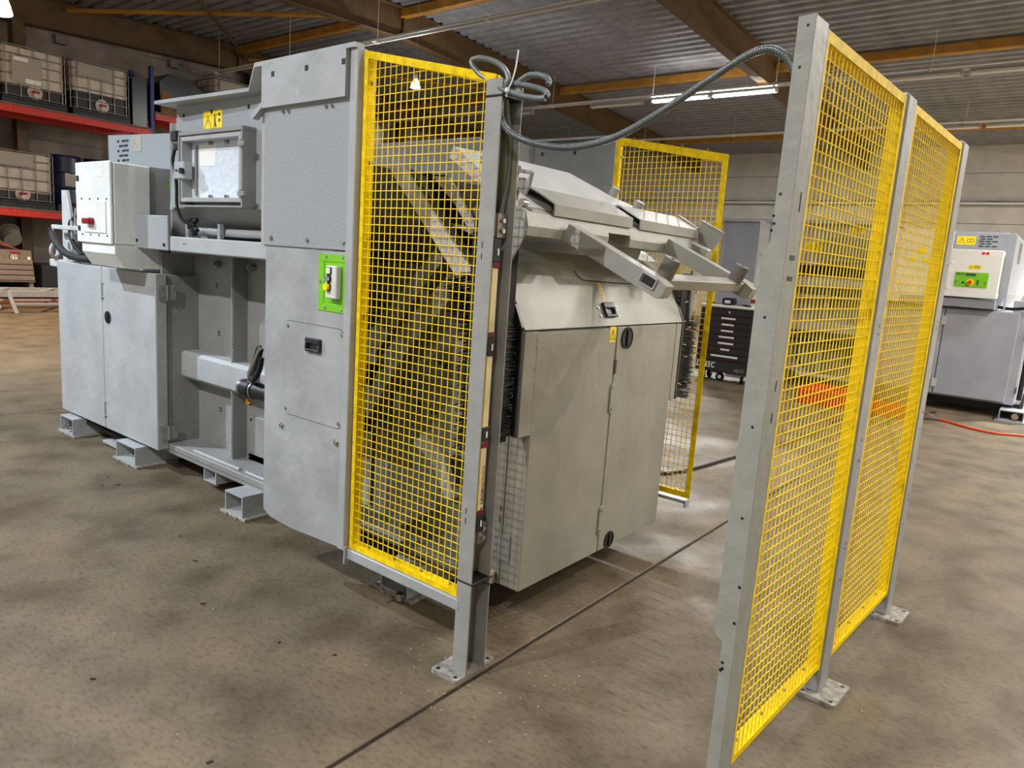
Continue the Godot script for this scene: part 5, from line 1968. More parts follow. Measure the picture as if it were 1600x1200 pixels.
# ------------------------------------------------------------------ raised loading fork over the rounded end
func lift_fork() -> void:
	var t := thing("loading_fork", "raised grey loading fork with white plate and two arms over the press end", "lifting fork", Vector3(-1.75, 1.55, -3.0))
	var up := Vector3(-0.8872, 0.4613, 0)
	var s := Transform3D(Basis(Vector3(0, 0, -1), up, Vector3(0.4613, 0.8872, 0)), Vector3(-1.7, 1.81, 0))
	var m := MB.new()
	m.prism(P2([2.18, 0, 2.31, 0.555, 2.76, 0.58, 3.225, 0.586, 3.325, 0.35, 3.69, 0.068, 3.69, 0]), -0.006, 0.0, s)
	m.prism(P2([2.18, 0, 2.31, 0.555, 2.33, 0.555, 2.20, 0]), -0.05, -0.005, s)
	var pl := part(t, "lift_plate", m, M.white, "white sloping plate")
	m = MB.new()
	m.prism(P2([2.34, 0.42, 2.42, 0.44, 2.44, 0.37, 2.37, 0.34]), 0.0, 0.0015, s)
	part(pl, "cut_out", m, M.ink)
	m = MB.new()
	m.cyl(s * Vector3(3.35, 0.36, -0.02), s * Vector3(3.35, 0.36, 0.045), 0.024, 16)
	m.cyl(s * Vector3(3.36, 0.20, -0.02), s * Vector3(3.36, 0.20, 0.05), 0.026, 16)
	m.prism(P2([2.40, 0.47, 2.46, 0.48, 2.47, 0.42, 2.41, 0.41]), 0.0, 0.03, s)
	part(pl, "stop_stud", m, M.fork)
	# front beam
	m = MB.new()
	m.prism(P2([-1.80, 1.700, -1.655, 1.700, -1.650, 1.735, -1.664, 1.786, -1.70, 1.806, -1.80, 1.806]), -2.16, -2.74)
	m.prism(P2([-1.80, 1.752, -1.655, 1.752, -1.664, 1.786, -1.70, 1.806, -1.80, 1.806]), -2.74, -2.93)
	m.prism(P2([-1.80, 1.700, -1.655, 1.700, -1.650, 1.735, -1.664, 1.786, -1.70, 1.806, -1.80, 1.806]), -2.93, -3.78)
	var bm := part(t, "front_beam", m, M.fork)
	m = MB.new()
	for z in [-2.30, -2.52, -2.74, -2.95, -3.16, -3.4, -3.62]:
		m.cyl(Vector3(-1.70, 1.806, z), Vector3(-1.69, 1.806, z - 0.05), 0.004, 6)
	part(bm, "weld_bead", m, M.plate)
	# two fork pockets with open ends
	for q in [[2.33, 2.945], [3.02, 3.66]]:
		m = MB.new()
		var a: float = q[0]
		var b: float = q[1]
		var o := Transform3D(Basis(), Vector3(0, 0, 0.0))
		m.box(Vector3(a, -0.03, 0.034), Vector3(b, 0.115, 0.040), 0.002, s)
		m.prism(P2([-0.050, 0.0, -0.031, 0.040, -0.025, 0.036, -0.043, 0.0]), a, b, s * Transform3D(Basis(Vector3(0, 1, 0), Vector3(0, 0, 1), Vector3(1, 0, 0)), Vector3.ZERO))
		m.prism(P2([0.1155, 0.040, 0.17, 0.0, 0.163, 0.0, 0.11, 0.034]), a, b, s * Transform3D(Basis(Vector3(0, 1, 0), Vector3(0, 0, 1), Vector3(1, 0, 0)), Vector3.ZERO))
		part(t, "fork_pocket", m, M.fork)
	# arms with their cross tube
	for z in [-2.40, -3.27]:
		m = MB.new()
		var arm := P2([-1.66, 1.70, -1.632, 1.762, -1.60, 1.748, -1.224, 1.577, -1.186, 1.549, -1.206, 1.508, -1.225, 1.503])
		m.prism(arm, z, z - 0.065)
		var ar := part(t, "fork_arm", m, M.fork)
		if z > -3.0:
			m = MB.new()
			m.prism(P2([-1.278, 1.589, -1.231, 1.568, -1.243, 1.541, -1.290, 1.562]), z + 0.0005, z + 0.002)
			part(ar, "tube_mouth", m, M.ink)
			m = MB.new()
			var c := [Vector3(-1.284, 1.597, z + 0.004), Vector3(-1.223, 1.570, z + 0.004), Vector3(-1.239, 1.534, z + 0.004), Vector3(-1.300, 1.561, z + 0.004)]
			for i in 4:
				m.bar(c[i], c[(i + 1) % 4], 0.006, 0.008, 0.001, Vector3(0, 0, 1))
			part(ar, "tube_end", m, M.grey)
	m = MB.new()
	var sl := Vector3(0.9107, -0.413, 0)
	m.bar(Vector3(-1.262, 1.565, -2.40), Vector3(-1.262, 1.565, -3.40), 0.055, 0.045, 0.004, Vector3(0.413, 0.9107, 0))
	part(t, "cross_tube", m, M.fork)
	for z in [-2.50, -3.20]:
		m = MB.new()
		var p := Vector3(-1.25, 1.583, z)
		m.cyl(p, p + Vector3(0.413, 0.9107, 0) * 0.075, 0.033, 20)
		var bp := part(t, "rubber_bumper", m, M.bumper)
		m = MB.new()
		m.cyl(p + Vector3(0.413, 0.9107, 0) * 0.074, p + Vector3(0.413, 0.9107, 0) * 0.077, 0.007, 10)
		part(bp, "screw", m, M.ink)
	# hooked plate at the far end
	m = MB.new()
	m.prism(P2([-1.80, 1.91, -1.672, 1.838, -1.66, 1.884, -1.53, 1.822, -1.58, 1.727, -1.74, 1.797]), -3.69, -3.70)
	m.bar(Vector3(-1.80, 1.912, -3.69), Vector3(-1.672, 1.84, -3.69), 0.03, 0.006)
	m.bar(Vector3(-1.66, 1.886, -3.69), Vector3(-1.53, 1.824, -3.69), 0.03, 0.006)
	part(t, "hook_plate", m, M.fork)
	m = MB.new()
	m.bar(Vector3(-1.74, 1.75, -3.62), Vector3(-1.58, 1.69, -3.62), 0.06, 0.09, 0.006)
	part(t, "end_bracket", m, M.fork)
	# gusset and cut latch at the near end
	m = MB.new()
	m.prism(P2([-1.82, 1.78, -1.70, 1.768, -1.665, 1.748, -1.652, 1.718, -1.752, 1.547, -1.82, 1.50]), -2.155, -2.165)
	part(t, "end_gusset", m, M.fork)
	m = MB.new()
	m.bar(Vector3(-1.80, 1.80, -2.195), Vector3(-1.745, 1.96, -2.195), 0.012, 0.03, 0.003, Vector3(1, 0, 0))
	m.bar(Vector3(-1.79, 1.958, -2.195), Vector3(-1.755, 1.966, -2.195), 0.012, 0.02, 0.003)
	m.bar(Vector3(-1.80, 1.84, -2.195), Vector3(-1.795, 1.95, -2.195), 0.012, 0.018, 0.003, Vector3(1, 0, 0))
	m.bar(Vector3(-1.74, 1.94, -2.195), Vector3(-1.68, 1.932, -2.195), 0.012, 0.014, 0.003)
	m.bar(Vector3(-1.675, 1.935, -2.195), Vector3(-1.69, 1.875, -2.195), 0.012, 0.016, 0.003, Vector3(1, 0, 0))
	m.prism(P2([-1.735, 1.915, -1.70, 1.912, -1.685, 1.875, -1.70, 1.850, -1.745, 1.87]), -2.190, -2.20)
	m.prism(P2([-1.80, 1.79, -1.745, 1.79, -1.735, 1.86, -1.79, 1.87]), -2.190, -2.20)
	m.cyl(Vector3(-1.745, 1.862, -2.20), Vector3(-1.745, 1.862, -2.16), 0.012, 10)
	part(t, "latch", m, M.hull)
	m = MB.new()
	m.cyl(Vector3(-1.70, 1.82, -2.20), Vector3(-1.70, 1.82, -2.17), 0.015, 10)
	m.bar(Vector3(-1.74, 1.80, -2.20), Vector3(-1.67, 1.79, -2.20), 0.02, 0.02, 0.004)
	part(t, "pivot_bolt", m, M.steel)
	# carrier under the plate, standing on the press sides
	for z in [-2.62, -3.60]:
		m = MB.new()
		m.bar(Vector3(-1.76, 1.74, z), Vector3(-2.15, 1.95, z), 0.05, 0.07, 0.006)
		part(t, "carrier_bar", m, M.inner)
	m = MB.new()
	m.prism(P2([-2.98, 1.700, -3.03, 1.62, -3.24, 1.60, -3.30, 1.700]), -1.80, -1.79, ALONG_X)
	part(t, "chain_bracket", m, M.hull)


# ------------------------------------------------------------------ free standing mesh screen on the right
func screen_fence() -> void:
	var turn := -0.0567
	var o := Vector3(-0.620, 0, -1.94)
	var t := thing("screen_fence", "tall two-panel yellow mesh screen on grey posts standing at the right of the aisle", "fence", o, turn)
	# local axes: -z runs along the fence, +x looks to the aisle. A turned copy for panels: x along, z out
	var along := Transform3D(Basis(Vector3(0, 0, -1), Vector3.UP, Vector3(1, 0, 0)), Vector3.ZERO)
	var add := func(called: String, mb: MB, mt: Material) -> MeshInstance3D:
		return part(t, called, mb, mt, "", true)
	# near post: wider face plate with a step, and its return
	var m := MB.new()
	m.prism(P2([-0.040, 2.252, -0.002, 2.254, -0.002, 0.012, -0.038, 0.012, -0.038, 0.56, -0.066, 0.585, -0.066, 1.66, -0.046, 1.70, -0.046, 2.252]), 0.015, 0.019)
	m.box(Vector3(-0.005, 0.012, -0.0695), Vector3(-0.001, 2.252, 0.0185), 0.0012)
	m.box(Vector3(-0.055, 0.012, -0.075), Vector3(-0.001, 2.24, -0.070), 0.0012)
	var np: MeshInstance3D = add.call("post", m, M.near_post)
	m = MB.new()
	for p in [[-0.02, 2.228], [-0.028, 2.13], [-0.035, 1.82], [-0.046, 1.765], [-0.042, 1.745], [-0.047, 1.727], [-0.035, 1.50], [-0.03, 1.20], [-0.026, 0.94], [-0.008, 0.74], [-0.010, 0.63], [-0.030, 0.50], [-0.028, 0.482], [-0.033, 0.475]]:
		m.cyl(Vector3(p[0], p[1], 0.0185), Vector3(p[0], p[1], 0.0195), 0.0042 if p[1] > 0.8 else 0.005, 10)
	for y in [1.60, 1.655]:
		m.box(Vector3(-0.0012, y, -0.045), Vector3(0.0005, y + 0.012, -0.012), 0.002)
	for p in [[1.78, 0.05], [1.30, 0.03], [1.21, 0.03]]:
		m.box(Vector3(-0.0012, p[0], -0.034), Vector3(0.0004, p[0] + p[1], -0.031))
	part(np, "hole", m, M.ink)
	m = MB.new()
	for i in 40:
		var y := 0.2 + 2.05 * i / 40.0
		m.box(Vector3(-0.004, y, 0.0165), Vector3(-0.0005, y + 0.045, 0.0202), 0.001)
	part(np, "weld_bead", m, M.post)
	foot_plate(t, Transform3D(Basis(), Vector3(-0.02, 0.0, -0.03)), 0.15, 0.22)
	# two more posts
	for z in [-0.885, -1.845]:
		m = MB.new()
		m.box(Vector3(-0.055, 0.012, z - 0.118), Vector3(-0.001, 2.262, z), 0.010)
		var mp: MeshInstance3D = add.call("post", m, M.post)
		m = MB.new()
		for y in [1.72, 1.46, 1.43, 1.03, 0.95, 0.62, 0.60, 0.47]:
			m.cyl(Vector3(-0.0015, y, z - 0.07), Vector3(-0.0004, y, z - 0.07), 0.006, 8)
		part(mp, "hole", m, M.ink)
		foot_plate(t, Transform3D(Basis(), Vector3(0.0, 0.0, z - 0.06)), 0.15, 0.19)
	# panels
	for q in [[0.082, 0.795], [1.010, 0.828]]:
		mesh_panel(t, along * Transform3D(Basis(), Vector3(q[0], 0, -0.006)), q[1], 0.125, 2.245, 2.245, 0.045)
	for c in t.get_children():
		if c.name.begins_with("mesh_panel") or c.name.begins_with("foot_plate"):
			c.position = Vector3.ZERO


# ------------------------------------------------------------------ flexible conduit between the posts
func conduit() -> void:
	var t := thing("flexible_conduit", "grey corrugated conduit coiled at the guard post and sagging over to the mesh screen", "cable conduit", Vector3(-1.64, 2.13, -1.97))
	var path := smooth([-1.660, 2.165, -1.99, -1.655, 2.133, -1.965, -1.644, 2.080, -1.958, -1.607, 2.032, -1.96, -1.521, 1.995, -1.97, -1.390, 1.973, -1.972, -1.269, 1.980, -1.973, -1.169, 2.007, -1.975, -1.037, 2.068, -1.975, -0.926, 2.129, -1.975, -0.840, 2.175, -1.975, -0.789, 2.194, -1.972, -0.746, 2.196, -1.968, -0.711, 2.179, -1.965, -0.685, 2.15, -1.965, -0.660, 2.10, -1.965], 6)
	var m := MB.new()
	m.tube(path, 0.0092, 10)
	var main := part(t, "tube", m, M.conduit)
	m = MB.new()
	var acc := 0.0
	for i in path.size() - 1:
		var a := path[i]
		var b := path[i + 1]
		var d := (b - a).normalized()
		var l := (b - a).length()
		while acc < l:
			var p := a + d * acc
			m.tube(PackedVector3Array([p - d * 0.0016, p + d * 0.0016]), 0.0112, 10)
			acc += 0.0062
		acc -= l
	var rg := part(main, "corrugation", m, M.conduit)
	rg.set_meta("kind", "stuff")
	m = MB.new()
	m.tube(smooth([-1.650, 2.150, -1.972, -1.632, 2.175, -1.955, -1.624, 2.205, -1.958, -1.650, 2.240, -1.962, -1.699, 2.268, -1.965, -1.758, 2.284, -1.965, -1.792, 2.281, -1.962, -1.794, 2.267, -1.96, -1.764, 2.238, -1.958, -1.721, 2.208, -1.962, -1.69, 2.19, -1.975]), 0.0098, 10)
	m.tube(smooth([-1.640, 2.160, -1.97, -1.629, 2.179, -1.99, -1.608, 2.201, -2.0, -1.571, 2.217, -2.0, -1.534, 2.216, -2.0, -1.499, 2.205, -2.0, -1.480, 2.190, -1.995, -1.479, 2.176, -1.985]), 0.0098, 10)
	m.tube(smooth([-1.695, 2.205, -1.985, -1.650, 2.198, -1.98, -1.611, 2.190, -1.98, -1.546, 2.177, -1.98, -1.490, 2.160, -1.975, -1.462, 2.143, -1.965, -1.460, 2.130, -1.955]), 0.0098, 10)
	m.tube(smooth([-1.69, 2.195, -1.965, -1.651, 2.172, -1.95, -1.606, 2.157, -1.95, -1.551, 2.140, -1.95, -1.489, 2.128, -1.95, -1.459, 2.127, -1.952]), 0.0098, 10)
	part(t, "coil", m, M.conduit)
	m = MB.new()
	m.tube(smooth([-1.612, 2.14, -1.94, -1.607, 2.161, -1.938, -1.599, 2.184, -1.945, -1.589, 2.230, -1.95, -1.582, 2.287, -1.95]), 0.0028, 6)
	m.box(Vector3(-1.615, 2.152, -1.943), Vector3(-1.60, 2.168, -1.93), 0.003)
	part(t, "cable_tie", m, M.white_plastic)


# ------------------------------------------------------------------ second press in the back
func second_press() -> void:
	var t := thing("bale_press", "second grey-blue bale press with a green control panel, parked behind the mesh screen", "bale press", Vector3(-2.4, 0, -12.0))
	var z := -11.35
	var m := MB.new()
	# feet
	for a in [-0.63, -2.2, -3.9]:
		m = MB.new()
		m.rhs(Vector3(a + 0.14, 0.085, -11.13), Vector3(a + 0.14, 0.085, -12.6), 0.27, 0.13, 0.012)
		m.box(Vector3(a - 0.03, 0, -11.12), Vector3(a + 0.31, 0.02, -11.5))
		var ft := part(t, "foot", m, M.press_blue)
		m = MB.new()
		m.cyl(Vector3(a + 0.18, 0.085, -11.16), Vector3(a + 0.18, 0.085, -11.13), 0.04, 12)
		part(ft, "levelling_bolt", m, M.chrome)
	# cabinet with two doors
	m = MB.new()
	m.box(Vector3(-2.25, 0.19, -14.5), Vector3(-0.50, 1.39, z - 0.03), 0.01)
	part(t, "cabinet", m, M.press_blue)
	m = MB.new()
	m.box(Vector3(-2.4, 0.10, -12.9), Vector3(-0.4, 0.2, z - 0.15))
	part(t, "underframe", m, M.black)
	for d in [[-1.435, -0.60], [-2.24, -1.445]]:
		m = MB.new()
		m.box(Vector3(d[0], 0.215, z - 0.03), Vector3(d[1], 1.395, z + 0.01), 0.006)
		var dr := part(t, "cabinet_door", m, M.press_blue)
		m = MB.new()
		for y in [1.22, 0.36]:
			m.box(Vector3(-1.47, y - 0.06, z + 0.01), Vector3(-1.41, y + 0.06, z + 0.02), 0.004)
		if d[0] > -2.0:
			part(dr, "strap_hinge", m, M.white)
	for y in [1.12, 0.40]:
		hinge(t, facing_x(Vector3(-0.50, y, z - 0.05)), 0.05, 0.10)
	m = MB.new()
	m.tube(smooth([-0.47, 1.3, z - 0.3, -0.46, 0.7, z - 0.25, -0.46, 0.25, z - 0.2]), 0.03, 8)
	part(t, "hose", m, M.rubber)
	m = MB.new()
	m.tube(smooth([-0.42, 1.3, z - 0.5, -0.40, 0.5, z - 0.4, -0.44, 0.14, z - 0.1, -0.6, 0.12, z + 0.0]), 0.018, 8)
	part(t, "hose", m, M.rubber)
	# tapered hood, control box
	m = MB.new()
	m.prism(P2([z - 0.06, 1.40, z + 0.10, 1.42, z + 0.12, 1.53, z - 0.06, 1.53]), -2.0, -0.89, ALONG_X)
	part(t, "cable_hood", m, M.press_blue)
	m = MB.new()
	m.box(Vector3(-1.47, 1.55, z - 0.12), Vector3(-0.885, 2.165, z + 0.13), 0.008)
	var cb := part(t, "control_box", m, M.enclosure)
	var f := z + 0.13
	m = MB.new()
	m.box(Vector3(-1.475, 1.548, f), Vector3(-0.885, 2.168, f + 0.02), 0.006)
	part(cb, "box_door", m, M.white_plastic)
	f += 0.02
	m = MB.new()
	for p in [[-1.44, 2.0], [-1.44, 1.66]]:
		m.box(Vector3(p[0] - 0.018, p[1] - 0.018, f), Vector3(p[0] + 0.018, p[1] + 0.018, f + 0.006), 0.004)
	part(cb, "door_lock", m, M.label_white)
	m = MB.new()
	m.box(Vector3(-1.378, 1.683, f), Vector3(-1.005, 1.876, f + 0.006), 0.003)
	var gp := part(cb, "control_panel", m, M.green, "green control panel")
	var face := Transform3D(Basis(), Vector3(0, 0, f + 0.006))
	lettering(gp, "DEXI", 0.032, M.ink, face * Transform3D(Basis(), Vector3(-1.325, 1.846, 0)))
	m = MB.new()
	m.box(Vector3(-1.265, 1.828, f + 0.006), Vector3(-1.145, 1.862, f + 0.008))
	part(gp, "display", m, mat(Color(0.22, 0.30, 0.26), 0.25))
	m = MB.new()
	m.cyl(Vector3(-1.20, 1.745, f + 0.006), Vector3(-1.20, 1.745, f + 0.012), 0.042, 20)
	part(gp, "yellow_ring", m, M.button_yellow)
	m = MB.new()
	m.cyl(Vector3(-1.20, 1.745, f + 0.01), Vector3(-1.20, 1.745, f + 0.035), 0.026, 20)
	part(gp, "stop_button", m, M.tray, "red stop button")
	m = MB.new()
	m.cyl(Vector3(-1.278, 1.738, f + 0.006), Vector3(-1.278, 1.738, f + 0.014), 0.014, 14)
	for i in 4:
		m.box(Vector3(-1.125, 1.715 + 0.018 * i, f + 0.006), Vector3(-1.105, 1.727 + 0.018 * i, f + 0.008))
	for x in [-1.36, -1.03]:
		m.prism(P2([x - 0.012, 1.755, x + 0.012, 1.755, x, 1.738]), 0.0, 0.001, face)
		m.prism(P2([x - 0.002, 1.74, x + 0.002, 1.74, x + 0.002, 1.715, x - 0.002, 1.715]), 0.0, 0.001, face)
	part(gp, "key_print", m, M.ink)
	sticker(cb, Transform3D(Basis(), Vector3(-1.175, 1.945, f)), 0.145, 0.055, "lines")
	m = MB.new()
	m.box(Vector3(-1.13, 2.085, f), Vector3(-0.90, 2.155, f + 0.001))
	var pn := part(cb, "notice", m, M.label_white)
	m = MB.new()
	for x in [-1.105, -1.06]:
		m.prism(circle(x, 2.125, 0.02, 16), f + 0.001, f + 0.0018)
	part(pn, "red_mark", m, M.tray)
	m = MB.new()
	m.cyl(Vector3(-0.88, 1.62, z), Vector3(-0.88, 2.1, z), 0.01, 8)
	part(cb, "box_hinge", m, M.steel)
	# upper housing with vents
	m = MB.new()
	m.prism(P2([-11.55, 1.40, -11.55, 2.40, -11.60, 2.425, -15.0, 2.425, -15.0, 1.40]), -2.0, -0.865, ALONG_X)
	m.prism(P2([-0.865, 2.425, -0.835, 2.425, -0.80, 2.38, -0.80, 1.62, -0.865, 1.45]), -14.9, -11.56)
	var uh := part(t, "upper_housing", m, M.press_blue)
	sticker(uh, Transform3D(Basis(), Vector3(-1.365, 2.305, -11.549)), 0.22, 0.115, "manual")
	m = MB.new()
	for r in 5:
		for c in 3:
			if r % 2 == 1 and c == 2:
				continue
			var x := -1.215 + 0.075 * c + (0.0 if r % 2 == 0 else 0.012)
			m.box(Vector3(x, 2.355 - 0.032 * r, -11.552), Vector3(x + 0.06, 2.369 - 0.032 * r, -11.548))
	part(uh, "vent_slot", m, M.ink)
	m = MB.new()
	lettering(uh, "VK", 0.30, M.ink, Transform3D(Basis(Vector3(0, 0, -1), Vector3.UP, Vector3(1, 0, 0)), Vector3(-0.799, 2.19, -12.45)))
	m.box(Vector3(-0.80, 1.42, -11.35), Vector3(-0.78, 1.60, -11.40), 0.004)
	m.box(Vector3(-0.7, 1.40, -11.9), Vector3(-0.52, 1.55, -11.5), 0.01)
	part(t, "motor_bracket", m, M.press_blue)
	m = MB.new()
	m.tube(smooth([-0.86, 1.45, -11.45, -0.7, 1.44, -11.38, -0.5, 1.47, -11.36, -0.2, 1.50, -11.5]), 0.02, 8)
	part(t, "power_cable", m, M.rubber)
	# big side plates left of the control box
	m = MB.new()
	m.box(Vector3(-2.16, 1.42, -11.5), Vector3(-1.50, 2.42, z + 0.10), 0.006)
	var sp := part(t, "side_housing", m, M.enclosure)
	m = MB.new()
	m.prism(circle(-1.83, 2.13, 0.055, 16), z + 0.10, z + 0.1015)
	m.prism(P2([-1.98, 1.98, -1.92, 2.08, -1.88, 1.98]), z + 0.10, z + 0.1015)
	m.box(Vector3(-1.80, 1.97, z + 0.10), Vector3(-1.70, 2.03, z + 0.1015))
	part(sp, "yellow_sticker", m, M.sticker)
	# hopper with window, ledge, side wall
	m = MB.new()
	m.box(Vector3(-4.05, 1.85, -13.0), Vector3(-2.25, 2.49, -11.6), 0.01)
	m.box(Vector3(-4.1, 2.48, -13.0), Vector3(-2.2, 2.51, -11.52), 0.004)
	var hp := part(t, "hopper_wall", m, M.press_blue)
	sticker(hp, Transform3D(Basis(), Vector3(-3.34, 2.14, -11.598)), 0.26, 0.16, "climb")
	sticker(hp, Transform3D(Basis(), Vector3(-2.76, 2.40, -11.598)), 0.20, 0.09, "lines")
	m = MB.new()
	m.box(Vector3(-3.14, 1.93, -11.6), Vector3(-2.44, 2.32, -11.50), 0.005)
	var wb := part(t, "window_box", m, M.hull)
	m = MB.new()
	m.box(Vector3(-3.10, 1.97, -11.5), Vector3(-2.48, 2.28, -11.49))
	part(wb, "pane", m, mat(Color(0.42, 0.44, 0.43), 0.2))
	m = MB.new()
	m.box(Vector3(-4.05, 0.2, -13.0), Vector3(-2.25, 1.70, -11.75), 0.0)
	part(t, "body", m, M.press_blue)
	m = MB.new()
	m.prism(P2([-11.60, 1.86, -11.58, 1.86, -11.76, 1.70, -11.78, 1.70]), -4.0, -2.25, ALONG_X)
	part(t, "chute_plate", m, M.black)
	m = MB.new()
	m.box(Vector3(-4.0, 1.55, -11.45), Vector3(-2.25, 1.66, -11.8), 0.006)
	m.box(Vector3(-4.0, 1.38, -11.5), Vector3(-2.25, 1.42, -11.8), 0.006)
	m.box(Vector3(-4.0, 0.86, -11.5), Vector3(-2.25, 1.02, -11.8), 0.012)
	part(t, "side_ledge", m, M.press_blue)
	for x in [-3.75, -3.05, -2.5]:
		m = MB.new()
		m.box(Vector3(x - 0.02, 0.2, -11.58), Vector3(x + 0.02, 1.55, -11.76), 0.002)
		part(t, "rib", m, M.press_blue)
	m = MB.new()
	m.tube(smooth([-3.5, 1.5, -11.5, -3.62, 1.3, -11.42, -3.6, 1.05, -11.45, -3.72, 0.9, -11.5]), 0.03, 8)
	part(t, "hydraulic_hose", m, M.rubber)
	m = MB.new()
	m.tube(smooth([-3.2, 0.85, -11.48, -3.35, 0.6, -11.42, -3.3, 0.4, -11.45, -3.2, 0.3, -11.5]), 0.02, 8)
	part(t, "hydraulic_hose", m, M.rubber)
	m = MB.new()
	m.box(Vector3(-2.66, 0.45, -11.55), Vector3(-2.52, 0.80, -11.40), 0.01)
	m.box(Vector3(-4.0, 0.70, -11.6), Vector3(-2.3, 0.75, -11.46), 0.01)
	part(t, "rubber_seal", m, M.rubber)
	# tall panel, its guard, lift bracket
	m = MB.new()
	m.box(Vector3(-4.60, 0.3, -11.12), Vector3(-4.02, 2.47, -11.08), 0.005)
	m.box(Vector3(-4.60, 0.3, -11.08), Vector3(-4.575, 2.47, -11.06), 0.003)
	m.box(Vector3(-4.60, 2.45, -11.08), Vector3(-4.02, 2.47, -11.04), 0.003)
	part(t, "tall_panel", m, M.press_blue)
	mesh_panel(t, Transform3D(Basis(), Vector3(-5.30, 0, -11.06)), 0.70, 0.33, 2.28, 2.46, 0.05, 0.045, 0.045, 0.0026)


# ------------------------------------------------------------------ tool trolley
func tool_trolley() -> void:
	var t := thing("tool_trolley", "black tool trolley with red-edged drawers and a pale top near the second press", "tool trolley", Vector3(-4.2, 0, -10.9))
	var z := -10.6
	var m := MB.new()
	m.box(Vector3(-4.62, 0.14, -11.0), Vector3(-3.78, 1.13, z - 0.02), 0.01)
	part(t, "body", m, M.cart)
	m = MB.new()
	m.box(Vector3(-4.64, 1.13, -11.02), Vector3(-3.76, 1.17, z + 0.0), 0.01)
	part(t, "top", m, M.label_white)
	var hs := [[0.22, 1.06, 0.06], [0.22, 0.965, 0.07], [0.19, 0.87, 0.07], [0.19, 0.775, 0.07], [0.24, 0.68, 0.07], [0.24, 0.585, 0.07], [0.14, 0.49, 0.07], [0.42, 0.385, 0.08]]
	for i in hs.size():
		var y: float = hs[i][1]
		m = MB.new()
		m.box(Vector3(-4.60, y - 0.043, z - 0.03), Vector3(-3.80, y + 0.043, z), 0.004)
		var d := part(t, "drawer", m, M.cart)
		m = MB.new()
		m.box(Vector3(-4.60, y - 0.047, z - 0.002), Vector3(-3.80, y - 0.032, z + 0.004), 0.003)
		part(d, "red_edge", m, M.dull_red)
		m = MB.new()
		if i == 0:
			m.cyl(Vector3(-4.15, y + 0.01, z), Vector3(-4.15, y + 0.01, z + 0.01), 0.018, 12)
			part(d, "lock", m, M.chrome)
		else:
			var w: float = hs[i][0]
			m.box(Vector3(-4.16 - w / 2, y - 0.006, z), Vector3(-4.16 + w / 2, y + 0.022, z + 0.012), 0.005)
			part(d, "handle", m, M.label_white)
	m = MB.new()
	m.box(Vector3(-4.60, 0.15, z - 0.02), Vector3(-3.80, 0.325, z + 0.004), 0.006)
	var fp := part(t, "front_plate", m, M.cart)
	lettering(fp, "SONIC", 0.092, M.label_white, Transform3D(Basis(), Vector3(-4.47, 0.245, z + 0.004)))
	lettering(fp, "NEXT", 0.05, M.label_grey, Transform3D(Basis(), Vector3(-3.90, 0.20, z + 0.004)), "Droid Sans", false)
	for x in [-4.5, -4.22, -3.86]:
		for zz in ([z - 0.08, -10.94] if x != -4.22 else [z - 0.08]):
			m = MB.new()
			m.cyl(Vector3(x - 0.02, 0.065, zz), Vector3(x + 0.02, 0.065, zz), 0.065, 20)
			if x == -4.22:
				m = MB.new()
				m.cyl(Vector3(x, 0.068, zz - 0.02), Vector3(x, 0.068, zz + 0.02), 0.065, 20)
			var w := part(t, "caster", m, M.rubber)
			m = MB.new()
			m.cyl(Vector3(x, 0.068, zz - 0.022), Vector3(x, 0.068, zz + 0.022), 0.028, 12) if x == -4.22 else m.box(Vector3(x - 0.03, 0.06, zz - 0.02), Vector3(x + 0.03, 0.14, zz + 0.02))
			part(w, "hub", m, M.label_white)
	m = MB.new()
	m.box(Vector3(-4.36, 0.11, -11.0), Vector3(-4.28, 0.15, z - 0.05), 0.005)
	m.box(Vector3(-4.15, 0.08, -11.0), Vector3(-3.85, 0.14, z - 0.1), 0.005)
	part(t, "caster_plate", m, M.enclosure)
	# things on the top
	m = MB.new()
	m.prism(rounded(-4.33, 1.172, -4.16, 1.28, 0.03), -10.85, -10.70)
	var ch := single("battery_charger", m, M.ink, "small black charger with a pale label on the tool trolley top", "charger")
	m = MB.new()
	m.box(Vector3(-4.29, 1.20, -10.70), Vector3(-4.20, 1.245, -10.698))
	part(ch, "paper_label", m, M.label_white)
	var tools := [["screwdriver", "red-handled screwdriver lying left of the charger on the trolley", -4.45, 0.25, M.red], ["wrench", "grey wrench lying right of the charger on the trolley", -4.05, -0.2, M.steel], ["pliers", "dark pliers in the middle of the tools on the trolley", -3.97, 0.5, M.black], ["drill", "black and red hand drill at the right end of the trolley top", -3.86, 0.0, M.red]]
	for q in tools:
		m = MB.new()
		var x: float = q[2]
		var a: float = q[3]
		if q[0] == "drill":
			m.cyl(Vector3(x - 0.02, 1.26, -10.68), Vector3(x + 0.12, 1.26, -10.72), 0.03, 12)
			m.bar(Vector3(x + 0.09, 1.25, -10.71), Vector3(x + 0.11, 1.19, -10.71), 0.035, 0.045, 0.008)
			m.box(Vector3(x + 0.06, 1.171, -10.75), Vector3(x + 0.15, 1.20, -10.67), 0.008)
		else:
			m.bar(Vector3(x - 0.06, 1.186, -10.72 - a * 0.1), Vector3(x + 0.02, 1.186, -10.72 + a * 0.02), 0.025, 0.025, 0.006)
			m.cyl(Vector3(x, 1.184, -10.72), Vector3(x + 0.10, 1.184, -10.72 + a * 0.1), 0.008, 8)
			if q[0] != "screwdriver":
				m.cyl(Vector3(x + 0.08, 1.173, -10.72 + a * 0.1), Vector3(x + 0.08, 1.195, -10.72 + a * 0.1), 0.025, 12)
			if q[0] == "pliers":
				m.bar(Vector3(x - 0.06, 1.186, -10.76), Vector3(x + 0.04, 1.186, -10.72), 0.022, 0.022, 0.006)
